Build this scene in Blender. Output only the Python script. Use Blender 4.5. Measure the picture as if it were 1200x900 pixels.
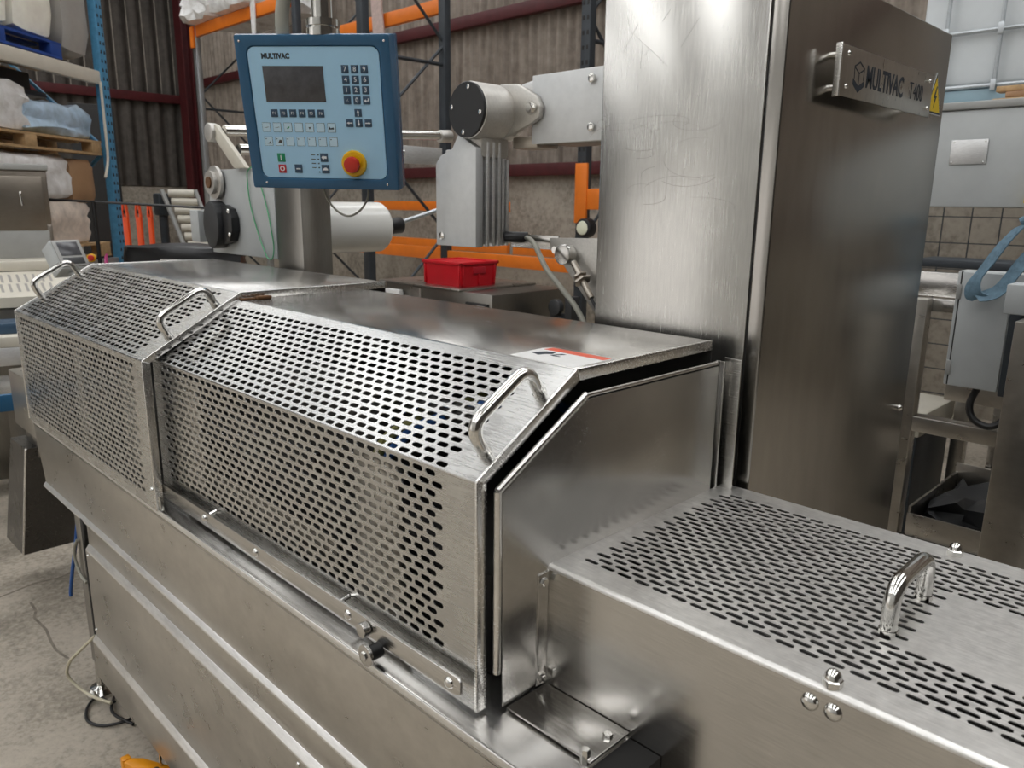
import bpy, bmesh, math, random
from mathutils import Vector, Matrix
from math import sin, cos, pi, radians as rad
random.seed(7)
sc = bpy.context.scene
for o in list(bpy.data.objects):
    bpy.data.objects.remove(o)

# ------------------------------------------------------------------ camera
YAW, PIT, ROL, HC = -0.7856, 0.2305, 0.0116, 1.668
fwd = Vector((sin(YAW)*cos(PIT), cos(YAW)*cos(PIT), -sin(PIT)))
rgt = Vector((cos(YAW), -sin(YAW), 0)); upv = rgt.cross(fwd)
r2 = rgt*cos(ROL)+upv*sin(ROL); u2 = -rgt*sin(ROL)+upv*cos(ROL)
cd = bpy.data.cameras.new('camera'); cam = bpy.data.objects.new('camera', cd)
sc.collection.objects.link(cam)
cam.matrix_world = Matrix(((r2.x, u2.x, -fwd.x, 0), (r2.y, u2.y, -fwd.y, 0), (r2.z, u2.z, -fwd.z, HC), (0, 0, 0, 1)))
cd.sensor_width = 36; cd.lens = 903/1200*36; cd.clip_start = 0.02; cd.clip_end = 200
cd.dof.use_dof = True; cd.dof.focus_distance = 1.55; cd.dof.aperture_fstop = 9.0
sc.camera = cam

# ------------------------------------------------------------------ sky, light, exposure
w = bpy.data.worlds.new('sky'); sc.world = w; w.use_nodes = True
bg = w.node_tree.nodes['Background']
bg.inputs['Color'].default_value = (1.0, 0.97, 0.94, 1); bg.inputs['Strength'].default_value = 1.25
ROOF_GLOW = 4.7        # emission of unseen roof panels, added for light and steel reflections
LAMP = 34.0            # emission of the high-bay lamps
sc.view_settings.view_transform = 'Standard'; sc.view_settings.look = 'None'
sc.view_settings.gamma = 1; sc.view_settings.use_curve_mapping = False
sc.view_settings.exposure = -0.17
sc.cycles.use_denoising = True
sc.cycles.max_bounces = 10; sc.cycles.glossy_bounces = 6; sc.cycles.diffuse_bounces = 4
sc.cycles.sample_clamp_indirect = 6.0
sc.cycles.caustics_reflective = False; sc.cycles.caustics_refractive = False

# ------------------------------------------------------------------ materials
MATS = {}
def nt(name):
    m = bpy.data.materials.new(name); m.use_nodes = True
    t = m.node_tree; return m, t, t.nodes['Principled BSDF']
def ramp(t, fac, stops):
    n = t.nodes.new('ShaderNodeValToRGB'); e = n.color_ramp.elements
    while len(e) < len(stops): e.new(0.5)
    for el, (p, c) in zip(e, stops):
        el.position = p; el.color = (*c, 1) if len(c) == 3 else c
    t.links.new(fac, n.inputs['Fac']); return n
def noise(t, scale=5, detail=4, rough=0.55, stretch=None, dist=0.0):
    tc = t.nodes.new('ShaderNodeTexCoord'); src = tc.outputs['Object']
    if stretch:
        mp = t.nodes.new('ShaderNodeMapping'); mp.inputs['Scale'].default_value = stretch
        t.links.new(src, mp.inputs['Vector']); src = mp.outputs['Vector']
    n = t.nodes.new('ShaderNodeTexNoise'); n.inputs['Scale'].default_value = scale
    n.inputs['Detail'].default_value = detail; n.inputs['Roughness'].default_value = rough
    n.inputs['Distortion'].default_value = dist
    t.links.new(src, n.inputs['Vector']); return n
def maprange(t, src, a, b):
    n = t.nodes.new('ShaderNodeMapRange'); n.inputs['To Min'].default_value = a; n.inputs['To Max'].default_value = b
    n.inputs['From Min'].default_value = 0.3; n.inputs['From Max'].default_value = 0.7
    t.links.new(src, n.inputs['Value']); return n
def bump(t, src, b, strength=0.2, dist=0.002):
    n = t.nodes.new('ShaderNodeBump'); n.inputs['Strength'].default_value = strength; n.inputs['Distance'].default_value = dist
    t.links.new(src, n.inputs['Height']); t.links.new(n.outputs['Normal'], b.inputs['Normal']); return n
def steel(name, col=(0.6, 0.585, 0.56), r0=0.25, r1=0.4, stretch=(1, 1, 1), streak=(4, 4, 90), bstr=0.06, smudge=6):
    m, t, b = nt(name)
    b.inputs['Metallic'].default_value = 1.0
    sm = noise(t, smudge, 5, 0.6, stretch)
    st = noise(t, 6, 3, 0.6, streak)
    mx = t.nodes.new('ShaderNodeMix'); mx.data_type = 'FLOAT'; mx.inputs[0].default_value = 0.5
    t.links.new(sm.outputs['Fac'], mx.inputs[2]); t.links.new(st.outputs['Fac'], mx.inputs[3])
    mr = maprange(t, mx.outputs[0], r0, r1); t.links.new(mr.outputs['Result'], b.inputs['Roughness'])
    d = tuple(c*0.86 for c in col); l = tuple(min(1, c*1.08) for c in col)
    rp = ramp(t, mx.outputs[0], [(0.35, d), (0.65, l)]); t.links.new(rp.outputs['Color'], b.inputs['Base Color'])
    bump(t, st.outputs['Fac'], b, bstr, 0.001)
    MATS[name] = m; return m
def paint(name, col, rough=0.45, var=0.12, scale=8, bstr=0.0, spec=0.5, metal=0.0):
    m, t, b = nt(name)
    n = noise(t, scale, 5, 0.6)
    rp = ramp(t, n.outputs['Fac'], [(0.3, tuple(c*(1-var) for c in col)), (0.7, tuple(min(1, c*(1+var)) for c in col))])
    t.links.new(rp.outputs['Color'], b.inputs['Base Color'])
    b.inputs['Roughness'].default_value = rough; b.inputs['Metallic'].default_value = metal
    b.inputs['Specular IOR Level'].default_value = spec
    if bstr: bump(t, n.outputs['Fac'], b, bstr, 0.01)
    MATS[name] = m; return m
def emit(name, col, s):
    m, t, b = nt(name)
    b.inputs['Base Color'].default_value = (*col, 1)
    b.inputs['Emission Color'].default_value = (*col, 1); b.inputs['Emission Strength'].default_value = s
    MATS[name] = m; return m
steel('steel_h', col=(0.59, 0.575, 0.55), r0=0.17, r1=0.29, streak=(3, 90, 90), bstr=0.015)
steel('steel_perf', col=(0.585, 0.58, 0.565), r0=0.20, r1=0.34, streak=(3, 60, 60), smudge=14, bstr=0.015)
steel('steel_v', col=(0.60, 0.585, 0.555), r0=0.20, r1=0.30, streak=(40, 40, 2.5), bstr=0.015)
steel('steel_shaded', col=(0.41, 0.39, 0.36), r0=0.20, r1=0.27, streak=(4, 4, 1), bstr=0.0, smudge=2)  # darker cabinet steel; the side's dim reflection is put into its colour
steel('steel_body', col=(0.53, 0.505, 0.465), r0=0.25, r1=0.34, streak=(3, 14, 5), bstr=0.0)
steel('steel_brown', col=(0.36, 0.315, 0.265), r0=0.28, r1=0.4, bstr=0.0)
steel('steel_dark', col=(0.30, 0.285, 0.26), r0=0.26, r1=0.38, streak=(60, 60, 3), bstr=0.015)
steel('steel_black', col=(0.11, 0.105, 0.10), r0=0.24, r1=0.34, streak=(30, 30, 3), bstr=0.0)
paint('inside_shade', (0.035, 0.033, 0.03), 0.55, 0.3, 12)  # near-black stands in for the shade inside hoods and cover
steel('steel_cover', col=(0.78, 0.765, 0.735), r0=0.38, r1=0.52, streak=(4, 60, 60), smudge=60, bstr=0.02)
steel('chrome', col=(0.74, 0.73, 0.70), r0=0.09, r1=0.18, streak=(40, 40, 40), bstr=0.0)
steel('fold', col=(0.80, 0.785, 0.76), r0=0.22, r1=0.30, streak=(6, 60, 60), bstr=0.0)
steel('strip_steel', col=(0.84, 0.83, 0.81), r0=0.40, r1=0.46, streak=(6, 30, 30), bstr=0.0)
steel('alu', col=(0.76, 0.76, 0.755), r0=0.42, r1=0.55, streak=(8, 8, 40), bstr=0.01)
paint('alu_matt', (0.72, 0.73, 0.73), 0.48, 0.05, 30, metal=0.35)
steel('cast_alu', col=(0.60, 0.58, 0.545), r0=0.42, r1=0.56, streak=(30, 30, 30), bstr=0.08)
steel('galv', col=(0.55, 0.58, 0.60), r0=0.40, r1=0.55, streak=(12, 12, 12), bstr=0.02)
steel('rusty_bolt', col=(0.50, 0.45, 0.39), r0=0.3, r1=0.5, bstr=0.02)
paint('panel_blue', (0.030, 0.115, 0.225), 0.25, 0.08)
paint('panel_face', (0.42, 0.70, 0.93), 0.38, 0.03)
paint('key_navy', (0.035, 0.075, 0.13), 0.4, 0.05)
paint('key_pale', (0.58, 0.78, 0.92), 0.4, 0.03)
paint('screen', (0.075, 0.075, 0.082), 0.22, 0.3, 25)  # base lifted to grey; the soft reflection is in the colour
paint('ink', (0.02, 0.03, 0.045), 0.5, 0.05)
paint('ink_grey', (0.075, 0.072, 0.068), 0.5, 0.05)
paint('white_ink', (0.80, 0.83, 0.86), 0.5, 0.02)
paint('key_green', (0.01, 0.27, 0.12), 0.4, 0.05)
paint('key_red', (0.52, 0.015, 0.03), 0.4, 0.05)
paint('estop_yellow', (0.86, 0.50, 0.005), 0.3, 0.03)
paint('estop_red', (0.62, 0.035, 0.02), 0.35, 0.06)
paint('warn_yellow', (0.88, 0.62, 0.01), 0.45, 0.04)
paint('sticker_white', (0.80, 0.79, 0.77), 0.5, 0.05, 40)
paint('sticker_red', (0.74, 0.13, 0.07), 0.5, 0.18, 60)
paint('black', (0.012, 0.012, 0.013), 0.38, 0.2)
paint('black_matt', (0.016, 0.015, 0.014), 0.7, 0.2)
paint('motor_black', (0.030, 0.031, 0.033), 0.5, 0.15)
paint('light_grey', (0.50, 0.52, 0.52), 0.42, 0.05)
paint('mid_grey', (0.36, 0.36, 0.345), 0.42, 0.07)
paint('beige_plastic', (0.66, 0.62, 0.53), 0.5, 0.05)
paint('white_film', (0.88, 0.87, 0.82), 0.2, 0.04, 3)
paint('cable_grey', (0.33, 0.32, 0.27), 0.45, 0.08)
paint('cable_white', (0.62, 0.57, 0.43), 0.5, 0.05)
paint('hose_blue', (0.015, 0.10, 0.36), 0.35, 0.08)
paint('hose_olive', (0.34, 0.33, 0.10), 0.4, 0.1)
paint('wire_green', (0.10, 0.42, 0.20), 0.4, 0.3, 3)
paint('rack_blue', (0.075, 0.27, 0.46), 0.45, 0.18, 20)
paint('orange', (0.82, 0.20, 0.015), 0.42, 0.06)
paint('fork_orange', (0.82, 0.085, 0.012), 0.4, 0.08)
paint('jack_orange', (0.86, 0.33, 0.01), 0.35, 0.06)
paint('crate_red', (0.62, 0.010, 0.020), 0.38, 0.06)
paint('maroon', (0.075, 0.010, 0.012), 0.55, 0.2)
paint('rack_dark', (0.035, 0.042, 0.050), 0.5, 0.2)
paint('pallet_blue', (0.012, 0.055, 0.26), 0.55, 0.2)
paint('wood', (0.46, 0.30, 0.15), 0.7, 0.22, 20)
paint('sack', (0.92, 0.87, 0.76), 0.6, 0.12, 6, 0.4)
paint('carton_grey', (0.36, 0.34, 0.31), 0.6, 0.1, 5)
paint('carton_brown', (0.36, 0.21, 0.11), 0.6, 0.1, 5)
paint('wrap_white', (0.88, 0.86, 0.82), 0.28, 0.25, 9, 0.6)
paint('wrap_blue', (0.46, 0.60, 0.74), 0.22, 0.25, 9, 0.5)
paint('wrap_tan', (0.74, 0.64, 0.55), 0.28, 0.3, 8, 0.6)
paint('ibc_white', (0.72, 0.76, 0.78), 0.4, 0.06, 3)
paint('ibc_cream', (0.70, 0.69, 0.58), 0.4, 0.06, 3)
paint('ibc_blue', (0.30, 0.43, 0.50), 0.5, 0.08)
paint('strap_blue', (0.13, 0.22, 0.29), 0.7, 0.25, 60)
paint('pink', (0.75, 0.10, 0.35), 0.5, 0.05)
paint('lens_white', (0.80, 0.80, 0.62), 0.15, 0.05)
paint('dirt_rust', (0.16, 0.075, 0.03), 0.8, 0.3, 60)
paint('rag_pink', (0.55, 0.42, 0.38), 0.6, 0.15, 30)
emit('roof_glow', (0.97, 0.985, 1.0), ROOF_GLOW)
emit('lamp_glow', (1.0, 0.94, 0.85), LAMP)
def concrete(name, base, dark, scale=1.2, rough=0.75):
    m, t, b = nt(name)
    n1 = noise(t, scale, 8, 0.62); n2 = noise(t, scale*14, 6, 0.65)
    mx = t.nodes.new('ShaderNodeMix'); mx.data_type = 'FLOAT'; mx.inputs[0].default_value = 0.45
    t.links.new(n1.outputs['Fac'], mx.inputs[2]); t.links.new(n2.outputs['Fac'], mx.inputs[3])
    mid = tuple((a+c)/2 for a, c in zip(base, dark)); li = tuple(min(1, c*1.15) for c in base)
    rp = ramp(t, mx.outputs[0], [(0.38, dark), (0.46, mid), (0.53, base), (0.64, li)])
    t.links.new(rp.outputs['Color'], b.inputs['Base Color'])
    b.inputs['Roughness'].default_value = rough
    bump(t, n2.outputs['Fac'], b, 0.35, 0.004); MATS[name] = m
concrete('floor_concrete', (0.47, 0.415, 0.34), (0.24, 0.21, 0.165), 3.2, 0.62)
concrete('wall_concrete', (0.36, 0.32, 0.265), (0.18, 0.155, 0.125), 1.1)
paint('floor_crack', (0.23, 0.20, 0.16), 0.85, 0.3, 20)
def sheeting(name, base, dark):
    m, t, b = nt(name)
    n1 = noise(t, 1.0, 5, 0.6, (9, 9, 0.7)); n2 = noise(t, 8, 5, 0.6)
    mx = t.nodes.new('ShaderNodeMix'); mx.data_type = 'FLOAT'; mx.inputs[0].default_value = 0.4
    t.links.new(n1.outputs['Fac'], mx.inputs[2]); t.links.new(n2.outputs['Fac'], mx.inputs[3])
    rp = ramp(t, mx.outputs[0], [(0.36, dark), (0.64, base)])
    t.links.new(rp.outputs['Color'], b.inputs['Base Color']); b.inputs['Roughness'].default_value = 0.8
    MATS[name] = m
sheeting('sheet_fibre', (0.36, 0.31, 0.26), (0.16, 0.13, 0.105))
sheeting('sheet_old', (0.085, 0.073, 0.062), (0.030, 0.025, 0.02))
paint('cladding_light', (0.60, 0.60, 0.58), 0.6, 0.06, 2)
paint('ceiling_sheet', (0.30, 0.29, 0.27), 0.7, 0.1, 2)

# ------------------------------------------------------------------ object helpers
ROOT = {}          # object -> world matrix of the thing it belongs to
def link(o, parent=None):
    sc.collection.objects.link(o)
    if parent is not None: o.parent = parent
    return o
def tag(o, label=None, cat=None, group=None, kind=None):
    if label: o['label'] = label
    if cat: o['category'] = cat
    if group: o['group'] = group
    if kind: o['kind'] = kind
    return o
def thing(name, label, cat, loc=(0, 0, 0), rz=0.0, group=None, mat=None, kind=None):
    o = bpy.data.objects.new(name, None); o.empty_display_size = 0.1
    m = mat if mat is not None else Matrix.Translation(loc) @ Matrix.Rotation(rz, 4, 'Z')
    o.matrix_world = m; link(o); ROOT[o] = m.copy()
    return tag(o, label, cat, group, kind)
class B:
    def __init__(s): s.bm = bmesh.new()
    def quad(s, *pts):
        return s.bm.faces.new([s.bm.verts.new(p) for p in pts])
    def box(s, a, b, bev=0.0, seg=2, M=None):
        x0, y0, z0 = [min(p, q) for p, q in zip(a, b)]; x1, y1, z1 = [max(p, q) for p, q in zip(a, b)]
        vs = [s.bm.verts.new(p) for p in ((x0,y0,z0),(x1,y0,z0),(x1,y1,z0),(x0,y1,z0),(x0,y0,z1),(x1,y0,z1),(x1,y1,z1),(x0,y1,z1))]
        fs = [s.bm.faces.new([vs[i] for i in f]) for f in ((3,2,1,0),(4,5,6,7),(0,1,5,4),(1,2,6,5),(2,3,7,6),(3,0,4,7))]
        if bev:
            es = list({e for f in fs for e in f.edges})
            r = bmesh.ops.bevel(s.bm, geom=es, offset=bev, segments=seg, affect='EDGES', profile=0.5)
            if M is not None: bmesh.ops.transform(s.bm, matrix=M, verts=list({v for f in r['faces'] for v in f.verts} | {v for v in vs if v.is_valid}))
        elif M is not None: bmesh.ops.transform(s.bm, matrix=M, verts=vs)
        return s
    def prism(s, pts, axis, a0, a1, bev=0.0, seg=2):
        """pts: 2D polygon; axis 'x': (y,z), 'y': (x,z), 'z': (x,y)"""
        def p3(p, a): return {'x': (a, p[0], p[1]), 'y': (p[0], a, p[1]), 'z': (p[0], p[1], a)}[axis]
        lo = [s.bm.verts.new(p3(p, a0)) for p in pts]; hi = [s.bm.verts.new(p3(p, a1)) for p in pts]
        n = len(pts); fs = [s.bm.faces.new(lo[::-1]), s.bm.faces.new(hi)]
        for i in range(n): fs.append(s.bm.faces.new((lo[i], lo[(i+1) % n], hi[(i+1) % n], hi[i])))
        bmesh.ops.recalc_face_normals(s.bm, faces=fs)
        if bev:
            bmesh.ops.bevel(s.bm, geom=list({e for f in fs for e in f.edges}), offset=bev, segments=seg, affect='EDGES', profile=0.5)
        return s
    def hexa(s, lo, hi):
        lo = [s.bm.verts.new(p) for p in lo]; hi = [s.bm.verts.new(p) for p in hi]
        fs = [s.bm.faces.new(lo[::-1]), s.bm.faces.new(hi)]
        for i in range(4): fs.append(s.bm.faces.new((lo[i], lo[(i+1) % 4], hi[(i+1) % 4], hi[i])))
        bmesh.ops.recalc_face_normals(s.bm, faces=fs); return s
    def cyl(s, p0, p1, r, seg=20, r1=None, bev=0.0):
        """closed cylinder with an optional rounded rim"""
        r1 = r if r1 is None else r1
        prof = [(0, r), (1, r1)]
        p0 = Vector(p0); p1 = Vector(p1); L = (p1-p0).length
        if bev: st = [(0, r-bev), (bev*0.3, r-bev*0.3), (bev, r), (L-bev, r1), (L-bev*0.3, r1-bev*0.3), (L, r1-bev)]
        else: st = [(0, r), (L, r1)]
        return s.lathe(p0, (p1-p0).normalized(), st, seg)
    def lathe(s, p0, ax, st, seg=20, caps=True):
        p0 = Vector(p0); ax = Vector(ax).normalized()
        t = Vector((0, 0, 1)) if abs(ax.z) < 0.9 else Vector((1, 0, 0))
        e1 = ax.cross(t).normalized(); e2 = ax.cross(e1)
        rings = [[s.bm.verts.new(p0+ax*h+(e1*cos(2*pi*k/seg)+e2*sin(2*pi*k/seg))*r) for k in range(seg)] for h, r in st]
        fs = []
        for a, b in zip(rings, rings[1:]):
            for k in range(seg): fs.append(s.bm.faces.new((a[k], a[(k+1) % seg], b[(k+1) % seg], b[k])))
        if caps:
            fs.append(s.bm.faces.new(rings[0][::-1])); fs.append(s.bm.faces.new(rings[-1]))
        bmesh.ops.recalc_face_normals(s.bm, faces=fs); return s
    def tube(s, path, r, seg=12, caps=True, corner=0.0, cs=5):
        pts = [Vector(p) for p in path]
        if corner:
            out = [pts[0]]
            for a, p, c in zip(pts, pts[1:], pts[2:]):
                d0 = (a-p); d1 = (c-p); k = min(corner, d0.length*0.49, d1.length*0.49)
                q0 = p+d0.normalized()*k; q1 = p+d1.normalized()*k
                for i in range(cs+1):
                    u = i/cs; out.append(q0*(1-u)**2+p*2*u*(1-u)+q1*u*u)
            out.append(pts[-1]); pts = out
        rings = []; nrm = None
        for i, p in enumerate(pts):
            d = (pts[min(i+1, len(pts)-1)]-pts[max(i-1, 0)]).normalized()
            if nrm is None:
                t = Vector((0, 0, 1)) if abs(d.z) < 0.9 else Vector((1, 0, 0)); nrm = d.cross(t).normalized()
            else: nrm = (nrm-d*nrm.dot(d)).normalized()
            e2 = d.cross(nrm)
            rings.append([s.bm.verts.new(p+(nrm*cos(2*pi*k/seg)+e2*sin(2*pi*k/seg))*r) for k in range(seg)])
        fs = []
        for a, b in zip(rings, rings[1:]):
            for k in range(seg): fs.append(s.bm.faces.new((a[k], a[(k+1) % seg], b[(k+1) % seg], b[k])))
        if caps: fs += [s.bm.faces.new(rings[0][::-1]), s.bm.faces.new(rings[-1])]
        bmesh.ops.recalc_face_normals(s.bm, faces=fs); return s
    def dome(s, c, ax, r, h, seg=14):
        st = [(0, r)]+[(h*sin(a), r*cos(a)) for a in (0.4, 0.8, 1.2)]+[(h, r*0.08)]
        return s.lathe(c, ax, st, seg)
    def hexnut(s, c, ax, r, h):
        return s.lathe(c, ax, [(0, r), (h*0.8, r), (h, r*0.85)], 6)
    def build(s, name, mat, parent=None, angle=35, local=False, smooth=True):
        me = bpy.data.meshes.new(name)
        o = bpy.data.objects.new(name, me)
        if parent is not None:
            ROOT[o] = ROOT[parent]
            if not local: bmesh.ops.transform(s.bm, matrix=ROOT[parent].inverted(), verts=s.bm.verts)
        elif not local:
            cs = [v.co.copy() for v in s.bm.verts]
            if cs:
                c = Vector(((min(v.x for v in cs)+max(v.x for v in cs))/2, (min(v.y for v in cs)+max(v.y for v in cs))/2, min(v.z for v in cs)))
                bmesh.ops.translate(s.bm, verts=s.bm.verts, vec=-c); o.location = c; ROOT[o] = Matrix.Translation(c)
        s.bm.to_mesh(me); s.bm.free()
        if smooth:
            for p in me.polygons: p.use_smooth = True
            me.set_sharp_from_angle(angle=rad(angle))
        me.materials.append(MATS[mat]); link(o, parent)
        return o
def text(body, size, name, mat, parent, M, extrude=0.0004, offset=0.0, sx=1.0, align='CENTER', shear=0.0):
    cu = bpy.data.curves.new(name, 'FONT'); cu.body = body; cu.size = size; cu.align_x = align; cu.align_y = 'CENTER'
    cu.extrude = extrude; cu.offset = offset; cu.resolution_u = 3; cu.shear = shear
    t = bpy.data.objects.new('tmp', cu); sc.collection.objects.link(t)
    me = bpy.data.meshes.new_from_object(t.evaluated_get(bpy.context.evaluated_depsgraph_get()))
    bpy.data.objects.remove(t); bpy.data.curves.remove(cu)
    me.transform(M @ Matrix.Diagonal((sx, 1, 1, 1))); me.materials.clear(); me.materials.append(MATS[mat]); me.name = name
    o = bpy.data.objects.new(name, me); ROOT[o] = ROOT[parent]; link(o, parent); return o
def copy_tree(o, parent=None):
    c = o.copy(); sc.collection.objects.link(c); c.parent = parent; ROOT[c] = ROOT.get(o)
    for ch in list(o.children): copy_tree(ch, c)
    return c

def perf(bm, O, eu, ev, W, H, rows, pitch, rowh, L, wd, th, skip=None, na=6):
    """perforated sheet in plane O+u*eu+v*ev; rows: list of (v_centre, u_first, count)"""
    O = Vector(O); eu = Vector(eu).normalized(); ev = Vector(ev).normalized(); nn = eu.cross(ev)
    V = lambda u, v, d=0: bm.verts.new(O+eu*u+ev*v-nn*d)
    def rect(u0, u1, v0, v1):
        if u1-u0 > 1e-5 and v1-v0 > 1e-5: bm.faces.new((V(u0, v0), V(u1, v0), V(u1, v1), V(u0, v1)))
    r = wd/2; a = L/2-r; hw = pitch/2; hh = rowh/2
    A = [(-pi/2+pi*k/na) for k in range(na+1)]
    def frac(k):
        f = k/na
        if f <= 0: return (a, -hh)
        if f < 0.5: return (hw, -hh+hh*max(0, (f-1/na))/(0.5-1/na)) if na > 2 else (hw, 0)
        if f >= 1: return (a, hh)
        return (hw, hh*(f-0.5)/(0.5-1/na))
    inner = [(a+r*cos(t), r*sin(t)) for t in A]; outer = [frac(k) for k in range(na+1)]
    inner += [(-x, -y) for x, y in inner]; outer += [(-x, -y) for x, y in outer]
    n = len(inner); rows = sorted(rows)
    v_lo = rows[0][0]-hh
    rect(0, W, 0, v_lo); last = v_lo
    for vc, u0, cnt in rows:
        ua = u0-hw; ub = u0+pitch*(cnt-1)+hw
        if vc-hh > last+1e-5: rect(0, W, last, vc-hh)
        rect(0, ua, vc-hh, vc+hh); rect(ub, W, vc-hh, vc+hh); last = vc+hh
        for k in range(cnt):
            uc = u0+pitch*k
            if skip and skip(uc, vc): rect(uc-hw, uc+hw, vc-hh, vc+hh); continue
            vi = [V(uc+x, vc+y) for x, y in inner]; vo = [V(uc+x, vc+y) for x, y in outer]
            vb = [V(uc+x, vc+y, th) for x, y in inner]
            for i in range(n):
                j = (i+1) % n
                try: bm.faces.new((vi[i], vo[i], vo[j], vi[j]))
                except ValueError: pass
                bm.faces.new((vi[i], vi[j], vb[j], vb[i]))
    rect(0, W, last, H)
def arc_strip(bm, c, r, a0, a1, x0, x1, n=4):
    """rounded fold along X about (y,z)=c"""
    ps = [(c[0]+r*cos(a0+(a1-a0)*k/n), c[1]+r*sin(a0+(a1-a0)*k/n)) for k in range(n+1)]
    lo = [bm.verts.new((x0, *p)) for p in ps]; hi = [bm.verts.new((x1, *p)) for p in ps]
    for i in range(n): bm.faces.new((lo[i], hi[i], hi[i+1], lo[i+1]))

# ------------------------------------------------------------------ the hall
XL, XR, YB, YF, ZC = -16.2, 7.0, 7.0, -8.5, 7.2
f = B(); f.box((XL-0.3, YF-8, -0.2), (XR+0.3, YB+0.3, 0)); tag(f.build('floor', 'floor_concrete'), kind='structure')
def corrugated(name, axis, at, a0, a1, z0, z1, mat, parent, sgn, wl=0.146, amp=0.028):
    b = B(); n = int((a1-a0)/wl*6); prev = None
    for i in range(n+1):
        t = a0+(a1-a0)*i/n; d = amp*sin(2*pi*t/wl)
        p = (t, at+d) if axis == 'x' else (at+d, t)
        cur = (b.bm.verts.new((*p, z0)), b.bm.verts.new((*p, z1)))
        if prev: b.bm.faces.new((prev[0], cur[0], cur[1], prev[1]))
        prev = cur
    return b.build(name, mat, parent, angle=80)
wb = B().box((XL-0.3, YB+0.06, 0), (XR+0.3, YB+0.3, ZC+0.4)).build('wall_back', 'wall_concrete'); tag(wb, kind='structure')
B().box((XL, YB-0.02, 0), (XR, YB+0.06, 2.0), 0.01).build('concrete_dado', 'wall_concrete', wb)
corrugated('cladding_sheet', 'x', YB, XL, XR, 2.12, 3.80, 'sheet_fibre', wb, -1)
corrugated('cladding_sheet', 'x', YB+0.02, XL, XR, 3.70, ZC+0.3, 'sheet_fibre', wb, -1)
for z in (2.06, 3.86, 5.6):
    B().box((XL, YB-0.13, z-0.07), (XR, YB-0.03, z+0.07), 0.006).build('wall_rail', 'maroon', wb)
wl_ = B().box((XL-0.3, YF, 0), (XL-0.06, YB, ZC+0.4)).build('wall_left', 'wall_concrete'); tag(wl_, kind='structure')
B().box((XL-0.06, YF, 0), (XL+0.02, YB-0.03, 1.9), 0.01).build('concrete_dado', 'wall_concrete', wl_)
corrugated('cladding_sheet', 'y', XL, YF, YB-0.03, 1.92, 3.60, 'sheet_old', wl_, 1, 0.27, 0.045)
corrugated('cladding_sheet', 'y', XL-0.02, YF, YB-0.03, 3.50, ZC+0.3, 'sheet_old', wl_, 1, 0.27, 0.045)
for z in (3.58,):
    B().box((XL+0.03, YF, z-0.08), (XL+0.13, YB-0.14, z+0.08), 0.006).build('wall_rail', 'maroon', wl_)
tr = B(); tr.box((XL+0.20, 6.66, 0), (XL+0.50, 6.69, ZC)).box((XL+0.20, 6.83, 0), (XL+0.50, 6.86, ZC)).box((XL+0.33, 6.68, 0), (XL+0.37, 6.84, ZC))
tag(tr.build('trim_1', 'maroon'), kind='structure')
# wall behind the photographer, with an added door opening to brighten the cabinet front
wf = B()
wf.box((XL, YF-0.2, 0), (-13.0, YF, ZC+0.4)).box((-4.5, YF-0.2, 0), (XR, YF, ZC+0.4)).box((-13.0, YF-0.2, 4.6), (-4.5, YF, ZC+0.4))
tag(wf.build('wall_front', 'cladding_light'), kind='structure')
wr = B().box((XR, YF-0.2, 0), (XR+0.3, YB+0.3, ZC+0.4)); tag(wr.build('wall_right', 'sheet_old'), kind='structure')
ce = B().box((XL-0.3, YF-0.2, ZC), (XR+0.3, YB+0.3, ZC+0.15)); tag(ce.build('ceiling', 'ceiling_sheet'), kind='structure')
n = 0
for x in (-12.7, -8.6, -4.5, -0.4, 3.7):  # unseen glowing panels added; their spacing shapes the reflections on the hoods
    for y in (-4.4, 3.2):
        n += 1
        o = B().box((x-0.75, y-3.4, ZC-0.05), (x+0.75, y+3.4, ZC-0.01), 0.01).build('added_roof_panel_%d' % n, 'roof_glow')
        tag(o, kind='structure')

# ------------------------------------------------------------------ packaging machine: base frame
PX0, PX1 = -2.47, -0.5537
mf = thing('packaging_machine', 'long stainless machine base with stepped side panels under the guard hoods', 'packaging machine', (-1.75, 0.95, 0))
B().box((-2.98, 0.640, 0.904), (PX1, 1.30, 0.926), 0.003).build('table_plate', 'steel_h', mf)
B().box((-2.98, 0.6365, 0.914), (PX1, 0.6398, 0.9268), 0.0014).build('table_edge', 'strip_steel', mf)
B().prism([(-2.975, 0.903), (PX1, 0.903), (PX1, 0.700), (-2.915, 0.700), (-2.95, 0.79), (-2.975, 0.83)], 'y', 0.641, 0.66, 0.0015).build('side_panel', 'steel_body', mf)
B().box((-2.94, 0.66, 0.66), (PX1, 1.25, 0.903)).build('frame_beam', 'steel_dark', mf)
def strip(z, y0, out, h, x0, nm='fold_strip'):
    return B().prism([(y0, z+h), (y0-out, z), (y0-out, z-0.006), (y0+0.01, z-0.006), (y0+0.01, z+h)], 'x', x0, PX1, 0.0012).build(nm, 'strip_steel', mf)
strip(0.700, 0.641, 0.008, 0.010, -2.925)
B().box((PX0, 0.634, 0.633), (PX1, 0.66, 0.693), 0.001).build('side_panel', 'steel_body', mf)
strip(0.618, 0.634, 0.011, 0.015, PX0)
B().box((PX0-0.005, 0.624, 0.322), (PX1, 0.65, 0.611), 0.001).build('side_panel', 'steel_body', mf)
strip(0.306, 0.624, 0.010, 0.016, PX0-0.01)
B().box((PX0-0.012, 0.615, 0.180), (PX1, 0.65, 0.299), 0.001).build('side_panel', 'steel_body', mf)
B().box((PX0+0.05, 0.66, 0.19), (PX1, 1.22, 0.66)).build('lower_frame', 'steel_dark', mf)
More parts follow.
